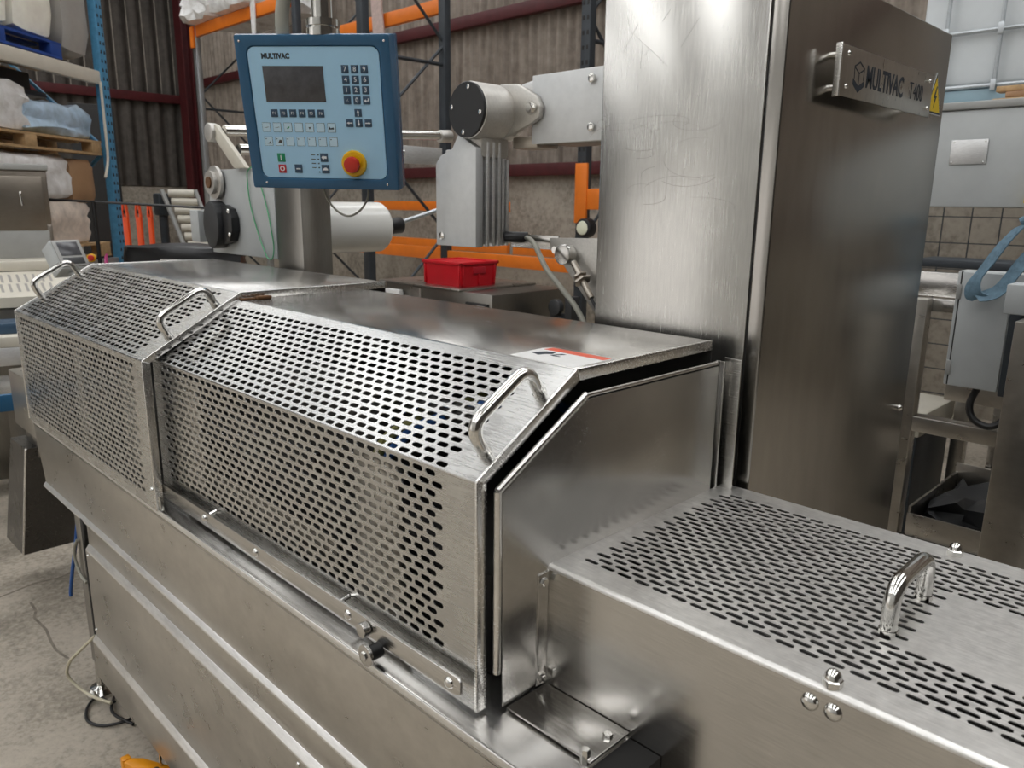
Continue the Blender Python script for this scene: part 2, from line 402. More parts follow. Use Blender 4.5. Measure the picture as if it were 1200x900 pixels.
for (x, z) in ((-2.455, 0.60), (-2.462, 0.345), (-1.20, 0.60)):
    B().dome((x, 0.6235, z), (0, -1, 0), 0.006, 0.004, 10).build('panel_screw', 'chrome', mf)
# end post, levelling foot and the foot under the near part
lg = B(); lg.box((-2.62, 0.640, 0.16), (-2.535, 0.72, 0.70), 0.004); lg.build('leg', 'steel_dark', mf)
lg = B(); lg.prism([(-2.53, 0.70), (-2.50, 0.70), (-2.50, 0.635), (-2.515, 0.61), (-2.515, 0.345), (-2.50, 0.32), (-2.50, 0.18), (-2.53, 0.18)], 'y', 0.632, 0.66, 0.001); lg.build('post_edge', 'black_matt', mf)
ft = B().lathe((-2.66, 0.668, 0), (0, 0, 1), [(0, 0.048), (0.012, 0.048), (0.028, 0.035), (0.034, 0.014), (0.20, 0.012)], 20).build('levelling_foot', 'chrome', mf)
B().lathe((-1.90, 0.70, 0), (0, 0, 1), [(0, 0.055), (0.012, 0.055), (0.03, 0.035), (0.20, 0.014)], 18).build('levelling_foot', 'chrome', mf)
B().lathe((-0.75, 1.1, 0), (0, 0, 1), [(0, 0.055), (0.012, 0.055), (0.03, 0.035), (0.20, 0.014)], 18).build('levelling_foot', 'chrome', mf)
B().lathe((-2.5, 1.15, 0), (0, 0, 1), [(0, 0.055), (0.012, 0.055), (0.03, 0.035), (0.20, 0.014)], 18).build('levelling_foot', 'chrome', mf)
# raised shelf plate with bolts, by the outfeed
sh = B().box((-0.716, 0.712, 0.932), (-0.5537, 0.7985, 0.936), 0.001).build('shelf_plate', 'steel_h', mf)
B().box((-0.716, 0.718, 0.926), (-0.56, 0.795, 0.932)).build('shelf_support', 'black_matt', mf)
B().hexnut((-0.569, 0.768, 0.936), (0, 0, 1), 0.0075, 0.006).build('bolt', 'chrome', sh)
B().hexnut((-0.566, 0.715, 0.926), (0, 0, 1), 0.007, 0.022).build('bolt', 'chrome', sh)
B().box((-0.5537, 0.70, 0.60), (-0.50, 0.7985, 0.926)).build('end_gap_dark', 'black_matt', mf)  # black block stands in for the dark void beside the shelf
# angled end plate that closes the hood
ep = B().prism([(0.708, 0.936), (0.703, 1.275), (0.884, 1.380), (1.262, 1.378), (1.262, 0.936)], 'x', -0.7225, -0.7195, 0.0008).build('end_plate', 'steel_h', mf)
B().tube([(-0.724, 0.699, 0.995), (-0.724, 0.6985, 1.278)], 0.0060, 12).build('rolled_edge', 'fold', ep)
B().tube([(-0.724, 0.6985, 1.279), (-0.724, 0.883, 1.386)], 0.0060, 12).build('rolled_edge', 'fold', ep)
B().tube([(-0.724, 0.885, 1.385), (-0.724, 1.262, 1.383)], 0.004, 10).build('rolled_edge', 'steel_h', ep)
B().box((-0.7195, 0.778, 0.938), (-0.7165, 0.800, 1.126), 0.001).build('mounting_strip', 'steel_h', ep)
for z in (0.949, 1.113): B().hexnut((-0.7165, 0.788, z), (1, 0, 0), 0.007, 0.006).build('bolt', 'chrome', ep)
B().box((-0.735, 1.275, 0.93), (-0.715, 1.278, 1.385), 0.001).build('rear_guide', 'steel_v', mf)
B().box((-0.725, 1.290, 0.93), (-0.690, 1.293, 1.39), 0.001).build('rear_guide', 'steel_h', mf)
# tooling under the hoods; near-black parts carry the inner shade in their colour
B().box((-2.85, 0.76, 0.926), (-0.80, 1.22, 1.10), 0.004).build('transport_bed', 'inside_shade', mf)
B().box((-1.62, 0.80, 1.10), (-1.15, 1.20, 1.30), 0.004).build('sealing_tool', 'inside_shade', mf)
B().box((-1.07, 0.690, 0.93), (-0.945, 0.705, 1.262), 0.003).build('tool_bracket', 'steel_body', mf)
B().box((-1.845, 0.69, 0.93), (-1.70, 0.705, 1.26), 0.003).build('tool_bracket', 'steel_body', mf)
B().box((-1.70, 0.70, 1.00), (-1.15, 0.712, 1.06), 0.003).build('tool_rail', 'steel_dark', mf)
B().box((-1.60, 0.72, 1.16), (-1.25, 0.735, 1.20), 0.003).build('tool_rail', 'inside_shade', mf)
B().box((-2.15, 0.67, 0.93), (-2.0, 0.69, 1.24), 0.003).build('tool_bracket', 'steel_body', mf)
B().box((-2.5, 0.66, 0.93), (-2.44, 0.68, 1.24), 0.003).build('tool_bracket', 'steel_body', mf)
B().cyl((-1.35, 0.78, 1.34), (-0.85, 0.78, 1.34), 0.016, 14).build('tie_rod', 'inside_shade', mf)
tag(B().tube([(-1.05, 0.66+0.05, 1.10), (-0.99, 0.705, 1.27), (-0.955, 0.735, 1.315), (-0.90, 0.80, 1.345), (-0.84, 0.90, 1.36), (-0.83, 1.02, 1.30)], 0.0085, 10, corner=0.05).build('air_hose', 'hose_blue'),
    'blue air hose showing through the slots of the nearer hood', 'hose')
tag(B().tube([(-1.10, 0.73, 1.10), (-1.02, 0.70, 1.25), (-0.995, 0.705, 1.295), (-0.99, 0.76, 1.315), (-1.02, 0.95, 1.32)], 0.009, 10, corner=0.05).build('air_hose', 'hose_olive'),
    'olive yellow hose showing through the slots of the nearer hood', 'hose')
# sloping chute box at the infeed end, its bracket
ch = thing('discharge_chute', 'dark slanted steel box hanging below the far end of the machine', 'chute', (-3.5, 0.75, 0.21))
B().hexa([(-3.54, 0.66, 0.21), (-3.54, 0.88, 0.21), (-3.82, 0.88, 0.20), (-3.82, 0.66, 0.20)],
         [(-3.245, 0.66, 0.745), (-3.245, 0.88, 0.745), (-3.47, 0.88, 0.74), (-3.47, 0.66, 0.74)]).build('chute_body', 'steel_black', ch)
B().tube([(-3.245, 0.66, 0.745), (-3.54, 0.66, 0.21)], 0.004, 8).build('bright_edge', 'fold', ch)
B().box((-3.40, 0.70, 0.70), (-3.25, 0.86, 0.86), 0.004).build('hanger', 'steel_dark', ch)
ie = thing('infeed_station', 'steel infeed station with bolts at the far left end of the machine', 'machine frame', (-3.2, 0.95, 0))
B().box((-3.45, 0.68, 0.80), (-2.99, 1.25, 1.02), 0.006).build('frame_box', 'steel_body', ie)
B().box((-3.30, 0.70, 1.02), (-3.05, 1.25, 1.16), 0.006).build('roller_box', 'steel_dark', ie)
B().box((-3.40, 1.0, 0), (-3.34, 1.06, 0.80)).build('leg', 'steel_dark', ie)
B().box((-3.40, 1.19, 0), (-3.34, 1.25, 0.80)).build('leg', 'steel_dark', ie)
for (x, z) in ((-3.04, 0.985), (-3.05, 0.945), (-3.02, 0.925), (-3.06, 0.91)):
    B().dome((x, 0.68, z), (0, -1, 0), 0.008, 0.008, 10).build('bolt', 'chrome', ie)

# ------------------------------------------------------------------ guard hoods
def hood(name, label, D, xl, fr, sr, flange_l, small):
    """D: profile; fr/sr: rows on front and slope"""
    y1, z1, y2, z2, y3, zb, xr = D
    t = thing(name, label, 'machine guard', ((xl+xr)/2, (y1+y3)/2, zb), group='guard hoods')
    b = B(); R = 0.006
    sl = math.hypot(y2-y1, z2-z1); ey = (y2-y1)/sl; ez = (z2-z1)/sl
    perf(b.bm, (xl, y1, zb), (1, 0, 0), (0, 0, 1), xr-xl, z1-zb-0.0025, fr, *small)
    perf(b.bm, (xl, y1+ey*0.0025, z1+ez*0.0025), (1, 0, 0), (0, ey, ez), xr-xl, sl-0.005, sr, *small)
    # rounded folds
    def fold(p, c, q):
        n = 4; pts = [(p[0]*(1-k/n)**2+2*c[0]*(k/n)*(1-k/n)+q[0]*(k/n)**2, p[1]*(1-k/n)**2+2*c[1]*(k/n)*(1-k/n)+q[1]*(k/n)**2) for k in range(n+1)]
        lo = [b.bm.verts.new((xl, *s)) for s in pts]; hi = [b.bm.verts.new((xr, *s)) for s in pts]
        for k in range(n): b.bm.faces.new((lo[k], hi[k], hi[k+1], lo[k+1]))
    fold((y1, z1-0.0025), (y1, z1), (y1+ey*0.0025, z1+ez*0.0025))
    fold((y2-ey*0.0025, z2-ez*0.0025), (y2, z2), (y2+0.0025, z2))
    b.build('perforated_sheet', 'steel_perf', t, angle=50)
    B().box((xl, y2+0.0025, z2-0.002), (xr, y3, z2), 0.0006).build('top_panel', 'steel_h', t)
    B().box((xl, y3-0.004, zb), (xr, y3-0.002, z2-0.003)).build('rear_skirt', 'inside_shade', t)  # back closure added to keep light out of the hood
    # folded end flange that follows the profile
    def flange(x0, x1, wdt):
        k = wdt; kk = k*0.6
        outer = [(y1-0.002, zb), (y1-0.002, z1+0.001), (y2-0.001, z2+0.002), (y3, z2+0.002)]
        inner = [(y3, z2-k), (y2+k*0.35, z2-k), (y1+k, z1-k*0.35), (y1+k, zb)]
        q = B()
        for (a, c, d, e) in ((outer[0], outer[1], inner[2], inner[3]), (outer[1], outer[2], inner[1], inner[2]), (outer[2], outer[3], inner[0], inner[1])):
            q.prism([a, c, d, e], 'x', x0, x1, 0.0016, 2)
        return q.build('end_flange', 'fold', t, angle=60)
    flange(xr-0.006, xr, 0.018)
    if flange_l:
        flange(xl, xl+0.005, 0.012)
        B().prism([(y1+0.004, zb), (y1+0.004, z1-0.003), (y2, z2-0.005), (y3-0.006, z2-0.005), (y3-0.006, zb)], 'x', xl+0.006, xl+0.008).build('end_light_stop', 'inside_shade', t)  # unseen end closure added so the hood interior stays dark
    return t
def grip(parent, feet, off, r, mat='chrome', corner=0.03):
    a, b_ = Vector(feet[0]), Vector(feet[1]); o = Vector(off)
    h = B().tube([a-o*0.05, a+o, b_+o, b_-o*0.05], r, 14, corner=corner, cs=7).build('handle', mat, parent, angle=60)
    for p in (a, b_): B().cyl(p-o*0.02, p+o*0.10, r*1.12, 14).build('handle_foot', mat, h)
    return h
small = (0.030, 0.0158, 0.0225, 0.0105, 0.0016)
# nearer hood
H2 = (0.6722, 1.2949, 0.8770, 1.4232, 1.2626, 0.9349, -0.7360)
X2L = -1.90
fr = [(1.2829-0.01586*k-0.9349, 0, 0) for k in range(18)]
def rows_for(cs, xr_even, xr_odd, xl, left, pitch, trim=None):
    out = []
    for k, v in enumerate(cs):
        xe = xr_even if k % 2 == 0 else xr_odd
        if trim: xe -= trim(k)
        cnt = int((xe-left)/pitch); out.append((v, xe-pitch*(cnt-1)-xl, cnt))
    return out
fr = rows_for([1.2829-0.0159*k-0.9349 for k in range(18)], -0.840, -0.8245, X2L, -1.88, 0.030)
sr = rows_for([0.0020+0.0158*k+0.0035 for k in range(14)], -0.8208, -0.8353, X2L, -1.88, 0.030, lambda k: 0.03 if k >= 11 else 0)
sm2 = (0.030, 0.0158, 0.0232, 0.0090, 0.0018)
h2 = hood('guard_hood', 'nearer slotted stainless guard hood with a warning sticker on top', H2, X2L, fr, sr, False, sm2)
nS = Vector((0, -0.531, 0.847))
grip(h2, ((-0.764, 0.712, 1.3195), (-0.764, 0.824, 1.3895)), nS*0.054, 0.0100, corner=0.040)
# flat linkage bar, studs and roller along the hood's lower edge
lb = B().prism([(-1.88, 0.958), (-0.768, 0.958), (-0.752, 0.966), (-0.752, 0.985), (-0.758, 0.991), (-1.88, 0.991)], 'y', 0.652, 0.658, 0.0012).build('linkage_bar', 'steel_h', h2)
for x in (-1.62, -1.38, -1.045, -0.777):
    B().dome((x, 0.652, 0.975), (0, -1, 0), 0.0095, 0.006, 14).build('rivet', 'chrome', lb)
for x in (-1.60, -1.07): B().cyl((x, 0.656, 0.988), (x, 0.672, 0.992), 0.005, 10).build('stud', 'chrome', lb)
B().cyl((-0.985, 0.650, 0.976), (-0.985, 0.636, 0.976), 0.013, 16, bev=0.002).build('pivot_boss', 'steel_h', lb)
ro = B().cyl((-0.953, 0.622, 0.951), (-0.953, 0.628, 0.951), 0.0185, 28, bev=0.001).build('roller', 'steel_h', h2)
B().cyl((-0.953, 0.628, 0.951), (-0.953, 0.652, 0.951), 0.013, 18).build('roller_axle', 'black', ro)
B().hexnut((-0.953, 0.622, 0.951), (0, -1, 0), 0.008, 0.004).build('nut', 'chrome', ro)
# sticker on the hood top
Z2 = 1.4232
sk = B().prism([(-0.890, 0.884), (-0.752, 0.884), (-0.752, 0.985), (-0.885, 0.985), (-0.895, 0.97)], 'z', Z2, Z2+0.0006).build('warning_sticker', 'sticker_white', h2)
tag(sk, 'white and red safety sticker')
B().prism([(-0.885, 0.962), (-0.755, 0.962), (-0.755, 0.983), (-0.883, 0.983)], 'z', Z2+0.0006, Z2+0.001).build('red_band', 'sticker_red', sk)
B().prism([(-0.880, 0.925), (-0.868, 0.950), (-0.850, 0.953), (-0.846, 0.940), (-0.855, 0.930), (-0.858, 0.918), (-0.868, 0.922)], 'z', Z2+0.0006, Z2+0.001).build('pictogram', 'ink', sk)
B().prism([(-0.842, 0.930), (-0.838, 0.930), (-0.826, 0.952), (-0.834, 0.952)], 'z', Z2+0.0006, Z2+0.001).build('pictogram', 'ink', sk)
B().prism([(-0.836, 0.928), (-0.822, 0.930), (-0.822, 0.933), (-0.836, 0.932)], 'z', Z2+0.0006, Z2+0.001).build('pictogram', 'ink', sk)
# farther hood
H1 = (0.6339, 1.2986, 0.8852, 1.4408, 1.3297, 0.9243, -1.8556)
fr1 = rows_for([0.036+0.0159*k for k in range(21)], -1.935, -1.950, -2.9969, -2.97, 0.030)
sr1 = rows_for([0.013+0.0159*k for k in range(17)], -1.945, -1.960, -2.9969, -2.97, 0.030)
h1 = hood('guard_hood', 'farther slotted stainless guard hood with two bow handles', H1, -2.9969, fr1, sr1, True, sm2)
nS1 = Vector((0, -0.4925, 0.870))
grip(h1, ((-1.886, 0.712, 1.3432), (-1.886, 0.832, 1.4112)), nS1*0.053, 0.0098, corner=0.038)
grip(h1, ((-2.975, 0.712, 1.3432), (-2.975, 0.835, 1.413)), nS1*0.053, 0.0098, corner=0.038)
B().dome((-1.875, 0.6339, 0.975), (0, -1, 0), 0.008, 0.006, 10).build('rivet', 'chrome', h1)
B().box((-1.862, 0.640, 0.925), (-1.848, 0.648, 0.960), 0.001).build('latch_tab', 'chrome', h1)
tag(B().box((-1.845, 0.875, 1.4232), (-1.835, 0.935, 1.4285), 0.002).box((-1.843, 0.915, 1.4232), (-1.825, 0.955, 1.432), 0.003).build('dirt_crumb', 'dirt_rust'),
    'small rusty lump of dirt in the joint between the two hoods', 'dirt')

# ------------------------------------------------------------------ slotted outfeed cover
CX0, CX1, CY0, CY1, CZ = -0.7195, 0.50, 0.8001, 1.3122, 1.1355
cv = thing('slotted_cover', 'flat stainless outfeed cover with rows of narrow slots and an arched handle', 'machine cover', ((CX0+CX1)/2, 1.05, 0.55))
b = B(); R = 0.007
rows = []
for k in range(28):
    v = 0.8562+0.0150*k-CY0-R
    rows.append((v, (-0.6793 if k % 2 == 0 else -0.6640)-CX0, 36))
plain = lambda u, v: (-0.262 < u+CX0 < 0.12 and 0.955 < v+CY0+R < 1.155+0.0*u) or (abs(u+CX0+0.29) < 0.022 and 1.265 < v+CY0+R)
perf(b.bm, (CX0, CY0+R, CZ), (1, 0, 0), (0, 1, 0), CX1-CX0, CY1-CY0-R, rows, 0.0311, 0.0150, 0.0248, 0.0086, 0.0016, plain)
arc_strip(b.bm, (CY0+R, CZ-R), R, pi, pi/2, CX0, CX1, 5)
b.build('slotted_top', 'steel_cover', cv, angle=60)
B().quad((CX0, CY0, 0.45), (CX1, CY0, 0.45), (CX1, CY0, CZ-R), (CX0, CY0, CZ-R))
q = B(); q.quad((CX0, CY0, 0.45), (CX1, CY0, 0.45), (CX1, CY0, CZ-R), (CX0, CY0, CZ-R)); q.quad((CX0, CY0+0.0015, 0.45), (CX0, CY0+0.0015, CZ-R), (CX1, CY0+0.0015, CZ-R), (CX1, CY0+0.0015, 0.45))
q.build('side_skirt', 'steel_h', cv)
B().tube([(CX0+0.001, CY0+0.001, 0.94), (CX0+0.001, CY0+0.001, CZ-0.006), (CX0+0.001, CY0+0.01, CZ-0.001)], 0.0016, 8).build('corner_edge', 'fold', cv)
B().box((CX0, CY1-0.0016, 1.02), (CX1, CY1, CZ-0.001)).build('rear_skirt', 'steel_h', cv)
B().box((CX0, CY0+0.004, 1.05), (CX0+0.0015, CY1, CZ-0.001)).build('end_skirt', 'steel_h', cv)
B().box((CX1-0.0015, CY0+0.004, 0.5), (CX1, CY1, CZ-0.001)).build('end_skirt', 'steel_h', cv)
B().box((CX0+0.01, CY0+0.02, 0.45), (CX1-0.01, CY1-0.01, 1.06)).build('conveyor_bed', 'inside_shade', cv)
grip(cv, ((-0.287, 0.975, CZ), (-0.287, 1.107, CZ)), Vector((0, 0, 0.066)), 0.0108, corner=0.035)
def capnut(p, ax, r=0.0118):
    k = B().hexnut(p, ax, r, 0.010).build('cap_nut', 'chrome', cv)
    B().dome(Vector(p)+Vector(ax)*0.010, ax, r*0.86, 0.011, 14).build('dome', 'chrome', k)
capnut((-0.290, 0.813, CZ), (0, 0, 1)); capnut((-0.299, 1.292, CZ), (0, 0, 1))
for x in (-0.308, -0.281): B().dome((x, CY0, 1.1115), (0, -1, 0), 0.0108, 0.007, 16).build('screw', 'chrome', cv)
B().box((-0.70, CY0+0.05, 0), (-0.64, CY0+0.11, 0.45)).build('leg', 'steel_dark', cv)
B().box((0.40, CY0+0.05, 0), (0.46, CY0+0.11, 0.45)).build('leg', 'steel_dark', cv)
B().box((-0.70, 1.20, 0), (-0.64, 1.26, 0.45)).build('leg', 'steel_dark', cv)
B().box((0.40, 1.20, 0), (0.46, 1.26, 0.45)).build('leg', 'steel_dark', cv)

# ------------------------------------------------------------------ tall machine cabinet
KX0, KX1, KY0, KY1, KZ = -1.0775, -0.6764, 1.3327, 2.175, 2.0782
kc = thing('machine_cabinet', 'tall brushed stainless machine cabinet behind the hoods bearing a nameplate', 'cabinet', ((KX0+KX1)/2, (KY0+KY1)/2, 0))
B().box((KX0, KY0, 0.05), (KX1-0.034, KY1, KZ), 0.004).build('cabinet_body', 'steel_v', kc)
B().box((KX1-0.031, KY0, 0.05), (KX1, KY1, KZ), 0.004, 3).build('side_door', 'steel_shaded', kc)
B().box((KX1-0.035, KY0+0.004, 0.06), (KX1-0.030, KY1-0.01, KZ-0.01)).build('door_seal', 'black_matt', kc)
B().dome((KX1, 2.139, 1.148), (1, 0, 0), 0.009, 0.007, 12).build('door_screw', 'chrome', kc)
sx = KX1+0.035
npl = B().box((sx-0.003, 1.480, 1.868), (sx, 1.972, 1.957), 0.001).build('nameplate', 'steel_body', kc)
tag(npl, 'brushed steel nameplate on four standoffs')
for (y, z) in ((1.507, 1.943), (1.507, 1.886), (1.950, 1.943), (1.950, 1.886)):
    B().cyl((KX1, y, z), (sx-0.003, y, z), 0.006, 14).build('standoff', 'chrome', npl)
    B().dome((sx, y, z), (1, 0, 0), 0.005, 0.004, 10).build('screw', 'chrome', npl)
B().box((sx-0.012, 1.476, 1.866), (sx+0.0005, 1.4805, 1.959), 0.0015).build('end_lip', 'fold', npl)
MT = lambda y, z: Matrix.Translation((sx+0.0002, y, z)) @ Matrix(((0, 0, 1, 0), (1, 0, 0, 0), (0, 1, 0, 0), (0, 0, 0, 1)))
inv = ROOT[kc].inverted()
text('MULTIVAC', 0.056, 'lettering', 'ink', npl, inv @ MT(1.695, 1.911), 0.0003, 0.0012, 0.74)
text('T400', 0.050, 'lettering', 'ink', npl, inv @ MT(1.872, 1.911), 0.0003, -0.0004, 0.80)
def yz(name, pts, mat, par, x, th=0.0004):
    return B().prism(pts, 'x', x, x+th).build(name, mat, par)
ey, ez = 1.562, 1.912
yz('emblem', [(ey-0.024, ez+0.014), (ey, ez+0.024), (ey+0.024, ez+0.014), (ey+0.021, ez+0.012), (ey, ez+0.021), (ey-0.021, ez+0.012)], 'ink', npl, sx)
yz('emblem', [(ey-0.024, ez+0.014), (ey, ez+0.004), (ey+0.024, ez+0.014), (ey+0.024, ez+0.011), (ey, ez+0.001), (ey-0.024, ez+0.011)], 'ink', npl, sx)
yz('emblem', [(ey-0.0014, ez+0.003), (ey+0.0014, ez+0.003), (ey+0.0014, ez-0.018), (ey-0.0014, ez-0.018)], 'ink', npl, sx)
for sgn in (-1, 1):
    yz('emblem', [(ey+sgn*0.024, ez+0.013), (ey+sgn*0.0215, ez+0.012), (ey+sgn*0.0195, ez-0.008), (ey+sgn*0.022, ez-0.009)][::sgn], 'ink', npl, sx)
    yz('emblem', [(ey+sgn*0.026, ez-0.008), (ey+sgn*0.026, ez-0.019), (ey, ez-0.032), (ey, ez-0.020)][::sgn], 'ink', npl, sx)
wt = B().prism([(2.045, 1.888), (2.155, 1.888), (2.100, 1.983)], 'x', KX1, KX1+0.0006).build('warning_sign', 'white_ink', kc)
tag(wt, 'yellow triangular high-voltage sticker')
yz('black_border', [(2.049, 1.890), (2.151, 1.890), (2.100, 1.979)], 'ink', wt, KX1+0.0006)
yz('yellow_field', [(2.056, 1.894), (2.144, 1.894), (2.100, 1.971)], 'warn_yellow', wt, KX1+0.001)
yz('bolt_symbol', [(2.104, 1.952), (2.090, 1.925), (2.099, 1.925), (2.093, 1.900), (2.112, 1.931), (2.102, 1.931), (2.110, 1.952)], 'ink', wt, KX1+0.0014)

# ------------------------------------------------------------------ pivot drive on its aluminium bracket
pd = thing('pivot_drive', 'aluminium pivot drive with black round cap and finned motor on a bracket', 'drive unit', (-1.30, 1.42, 1.56))
br = B().box((-1.363, 1.42, 1.808), (KX0-0.0005, 1.438, 1.966), 0.002).build('bracket', 'alu_matt', pd)
B().box((-1.363, 1.438, 1.86), (KX0-0.0005, 1.56, 1.875), 0.002).build('bracket_web', 'alu', br)
B().box((-1.340, 1.438, 1.808), (KX0-0.0005, 1.545, 1.822), 0.002).build('bracket_web', 'steel_dark', br)
for (x, z) in ((-1.175, 1.942), (-1.173, 1.838)):
    B().cyl((x, 1.42, z), (x, 1.412, z), 0.0095, 16, bev=0.001).build('bolt', 'chrome', br)
B().prism([(-1.46, 1.954), (-1.40, 1.950), (-1.335, 1.918), (-1.320, 1.893), (-1.325, 1.868), (-1.345, 1.857), (-1.44, 1.825)], 'y', 1.403, 1.4195, 0.004).build('lug', 'cast_alu', pd)
bo = B().cyl((-1.345, 1.403, 1.890), (-1.345, 1.396, 1.890), 0.016, 18).build('bolt_washer', 'chrome', pd)
B().hexnut((-1.345, 1.396, 1.890), (0, -1, 0), 0.012, 0.009).build('bolt', 'chrome', bo)
B().prism([(-1.40, 1.950), (-1.335, 1.960), (-1.335, 1.925), (-1.40, 1.925)], 'y', 1.4205, 1.50, 0.003).build('lug', 'alu', pd)
B().box((-1.43, 1.421, 1.800), (-1.345, 1.50, 1.828), 0.004).build('clamp_block', 'rusty_bolt', pd)
hub = B().lathe((-1.467, 1.306, 1.886), (0, 1, 0), [(0, 0.064), (0.002, 0.066), (0.085, 0.066), (0.088, 0.0635), (0.098, 0.0635), (0.101, 0.066), (0.135, 0.066)], 40).build('hub', 'cast_alu', pd)
capd = B().lathe((-1.467, 1.306, 1.886), (0, -1, 0), [(0, 0.0645), (0.006, 0.0645), (0.0075, 0.063)], 40).build('end_cap', 'black', pd)
tag(capd, 'round black end cap with four screws')
for a in (80, 170, 260, 350):
    B().cyl((-1.467+0.052*cos(rad(a)), 1.2985, 1.886+0.052*sin(rad(a))), (-1.467+0.052*cos(rad(a)), 1.2960, 1.886+0.052*sin(rad(a))), 0.006, 12, bev=0.001).build('screw', 'chrome', capd)
mo = B(); mo.prism([(-1.610, 1.558), (-1.455, 1.558), (-1.455, 1.80), (-1.52, 1.835), (-1.545, 1.80), (-1.59, 1.785), (-1.610, 1.765)], 'y', 1.320, 1.345, 0.003)
mo.build('motor_housing', 'alu_matt', pd)
B().box((-1.60, 1.345, 1.56), (-1.465, 1.435, 1.80), 0.003).build('motor_core', 'alu', pd)
for k, y in enumerate((1.352, 1.372, 1.392, 1.412, 1.428)):
    B().box((-1.465, y, 1.56), (-1.449 if k < 3 else -1.456, y+0.009, 1.815 if k < 4 else 1.775), 0.002).build('cooling_fin', 'alu', pd)
B().box((-1.525, 1.335, 1.775), (-1.450, 1.432, 1.84), 0.012).build('neck', 'cast_alu', pd)
B().cyl((-1.585, 1.320, 1.583), (-1.585, 1.316, 1.583), 0.010, 16, bev=0.001).build('screw', 'chrome', pd)
B().cyl((-1.458, 1.425, 1.583), (-1.41, 1.462, 1.582), 0.014, 14, bev=0.002).build('cable_gland', 'black', pd)
tag(B().tube([(-1.415, 1.458, 1.582), (-1.37, 1.43, 1.580), (-1.31, 1.385, 1.568), (-1.250, 1.36, 1.515), (-1.20, 1.36, 1.475), (-1.15, 1.358, 1.435), (-1.108, 1.355, 1.38), (-1.10, 1.35, 1.30)], 0.0065, 12, corner=0.03).build('motor_cable', 'cable_grey'),
    'thick grey cable curving from the finned motor down behind the hood', 'cable')

# ------------------------------------------------------------------ sensor bracket
sb = thing('sensor_bracket', 'tapered steel bracket plate with knob and proximity sensor beside the cabinet', 'bracket', (-1.2, 1.46, 1.35))
B().prism([(-1.318, 1.585), (KX0-0.0005, 1.592), (KX0-0.0005, 1.30), (-1.135, 1.34), (-1.165, 1.41), (-1.285, 1.535), (-1.315, 1.555)], 'y', 1.445, 1.450, 0.001).build('plate', 'cast_alu', sb)
B().box((-1.46, 1.451, 1.555), (-1.295, 1.456, 1.590), 0.001).build('side_arm', 'steel_h', sb)
B().cyl((-1.252, 1.445, 1.548), (-1.252, 1.416, 1.548), 0.025, 28, bev=0.003).build('knob', 'steel_h', sb)
B().cyl((-1.298, 1.445, 1.556), (-1.298, 1.440, 1.556), 0.009, 12).build('screw', 'chrome', sb)
B().cyl((-1.155, 1.445, 1.575), (-1.155, 1.442, 1.575), 0.005, 10).build('hole', 'black', sb)
d0 = Vector((-1.222, 1.425, 1.532)); d1 = Vector((-1.150, 1.410, 1.452)); dd = (d1-d0).normalized()
sn = B().cyl(d0, d1, 0.008, 14, bev=0.001).build('sensor', 'rusty_bolt', sb)
for k in (0.36, 0.50): B().hexnut(d0.lerp(d1, k), dd, 0.021 if k > 0.4 else 0.017, 0.006).build('lock_nut', 'rusty_bolt', sn)
tag(B().tube([d1, d1+dd*0.03, (-1.122, 1.40, 1.41), (-1.118, 1.39, 1.36), (-1.11, 1.37, 1.28)], 0.0035, 8, corner=0.02).build('sensor_cable', 'motor_black'),
    'thin dark cable hanging from the proximity sensor by the cabinet', 'cable')

# ------------------------------------------------------------------ control panel on its pole
PM = Matrix(((0.7881, -0.6019, 0.1291, -1.8203), (0.6155, 0.7740, -0.1485, 1.1099), (-0.0105, 0.1965, 0.9804, 1.8828), (0, 0, 0, 1)))
cp = thing('control_panel', 'blue control panel with keypad, dark screen and emergency stop on a pole', 'control panel', mat=PM)
def rr(w_, h_, r, n=6):
    return [(sx_*(w_/2-r)+r*cos(a0+pi/2*k/n), sz*(h_/2-r)+r*sin(a0+pi/2*k/n)) for (sx_, sz, a0) in ((1, 1, 0), (-1, 1, pi/2), (-1, -1, pi), (1, -1, 1.5*pi)) for k in range(n+1)]
W_, H_ = 0.400, 0.3765
hb = B()
hb.box((-W_/2, 0.004, -H_/2), (W_/2, 0.065, H_/2), 0.004, 2)
hb.build('housing', 'panel_blue', cp, local=True)
# raised bezel with a recessed face
bz = B(); o_ = rr(W_, H_, 0.006); i_ = rr(0.345, 0.325, 0.022); i2 = rr(0.338, 0.318, 0.020)
ring = lambda P, y: [bz.bm.verts.new((p[0], y, p[1])) for p in P]
R0, R1, R2, R3, R4 = ring(rr(W_, H_, 0.004), 0.006), ring(rr(W_-0.004, H_-0.004, 0.006), -0.004), ring(rr(W_-0.014, H_-0.014, 0.012), -0.006), ring(i_, -0.003), ring(i2, 0.003)
for A_, C_ in ((R0, R1), (R1, R2), (R2, R3), (R3, R4)):
    for k in range(len(A_)):
        j = (k+1) % len(A_); bz.bm.faces.new((A_[k], A_[j], C_[j], C_[k]))
bmesh.ops.recalc_face_normals(bz.bm, faces=bz.bm.faces)
bz.build('bezel', 'panel_blue', cp, local=True, angle=25)
FY = -0.0005
fc = B().prism(rr(0.3385, 0.3185, 0.020), 'y', FY, 0.0045)
fc = fc.build('face_plate', 'panel_face', cp, local=True)
def key(x, z, w_, h_, mat, nm='key', th=0.0016):
    return B().box((x-w_/2, FY-th, z-h_/2), (x+w_/2, FY, z+h_/2), 0.0006).build(nm, mat, cp, local=True)
TX = lambda x, z, d=0.0018: Matrix.Translation((x, FY-d, z)) @ Matrix.Rotation(pi/2, 4, 'X')
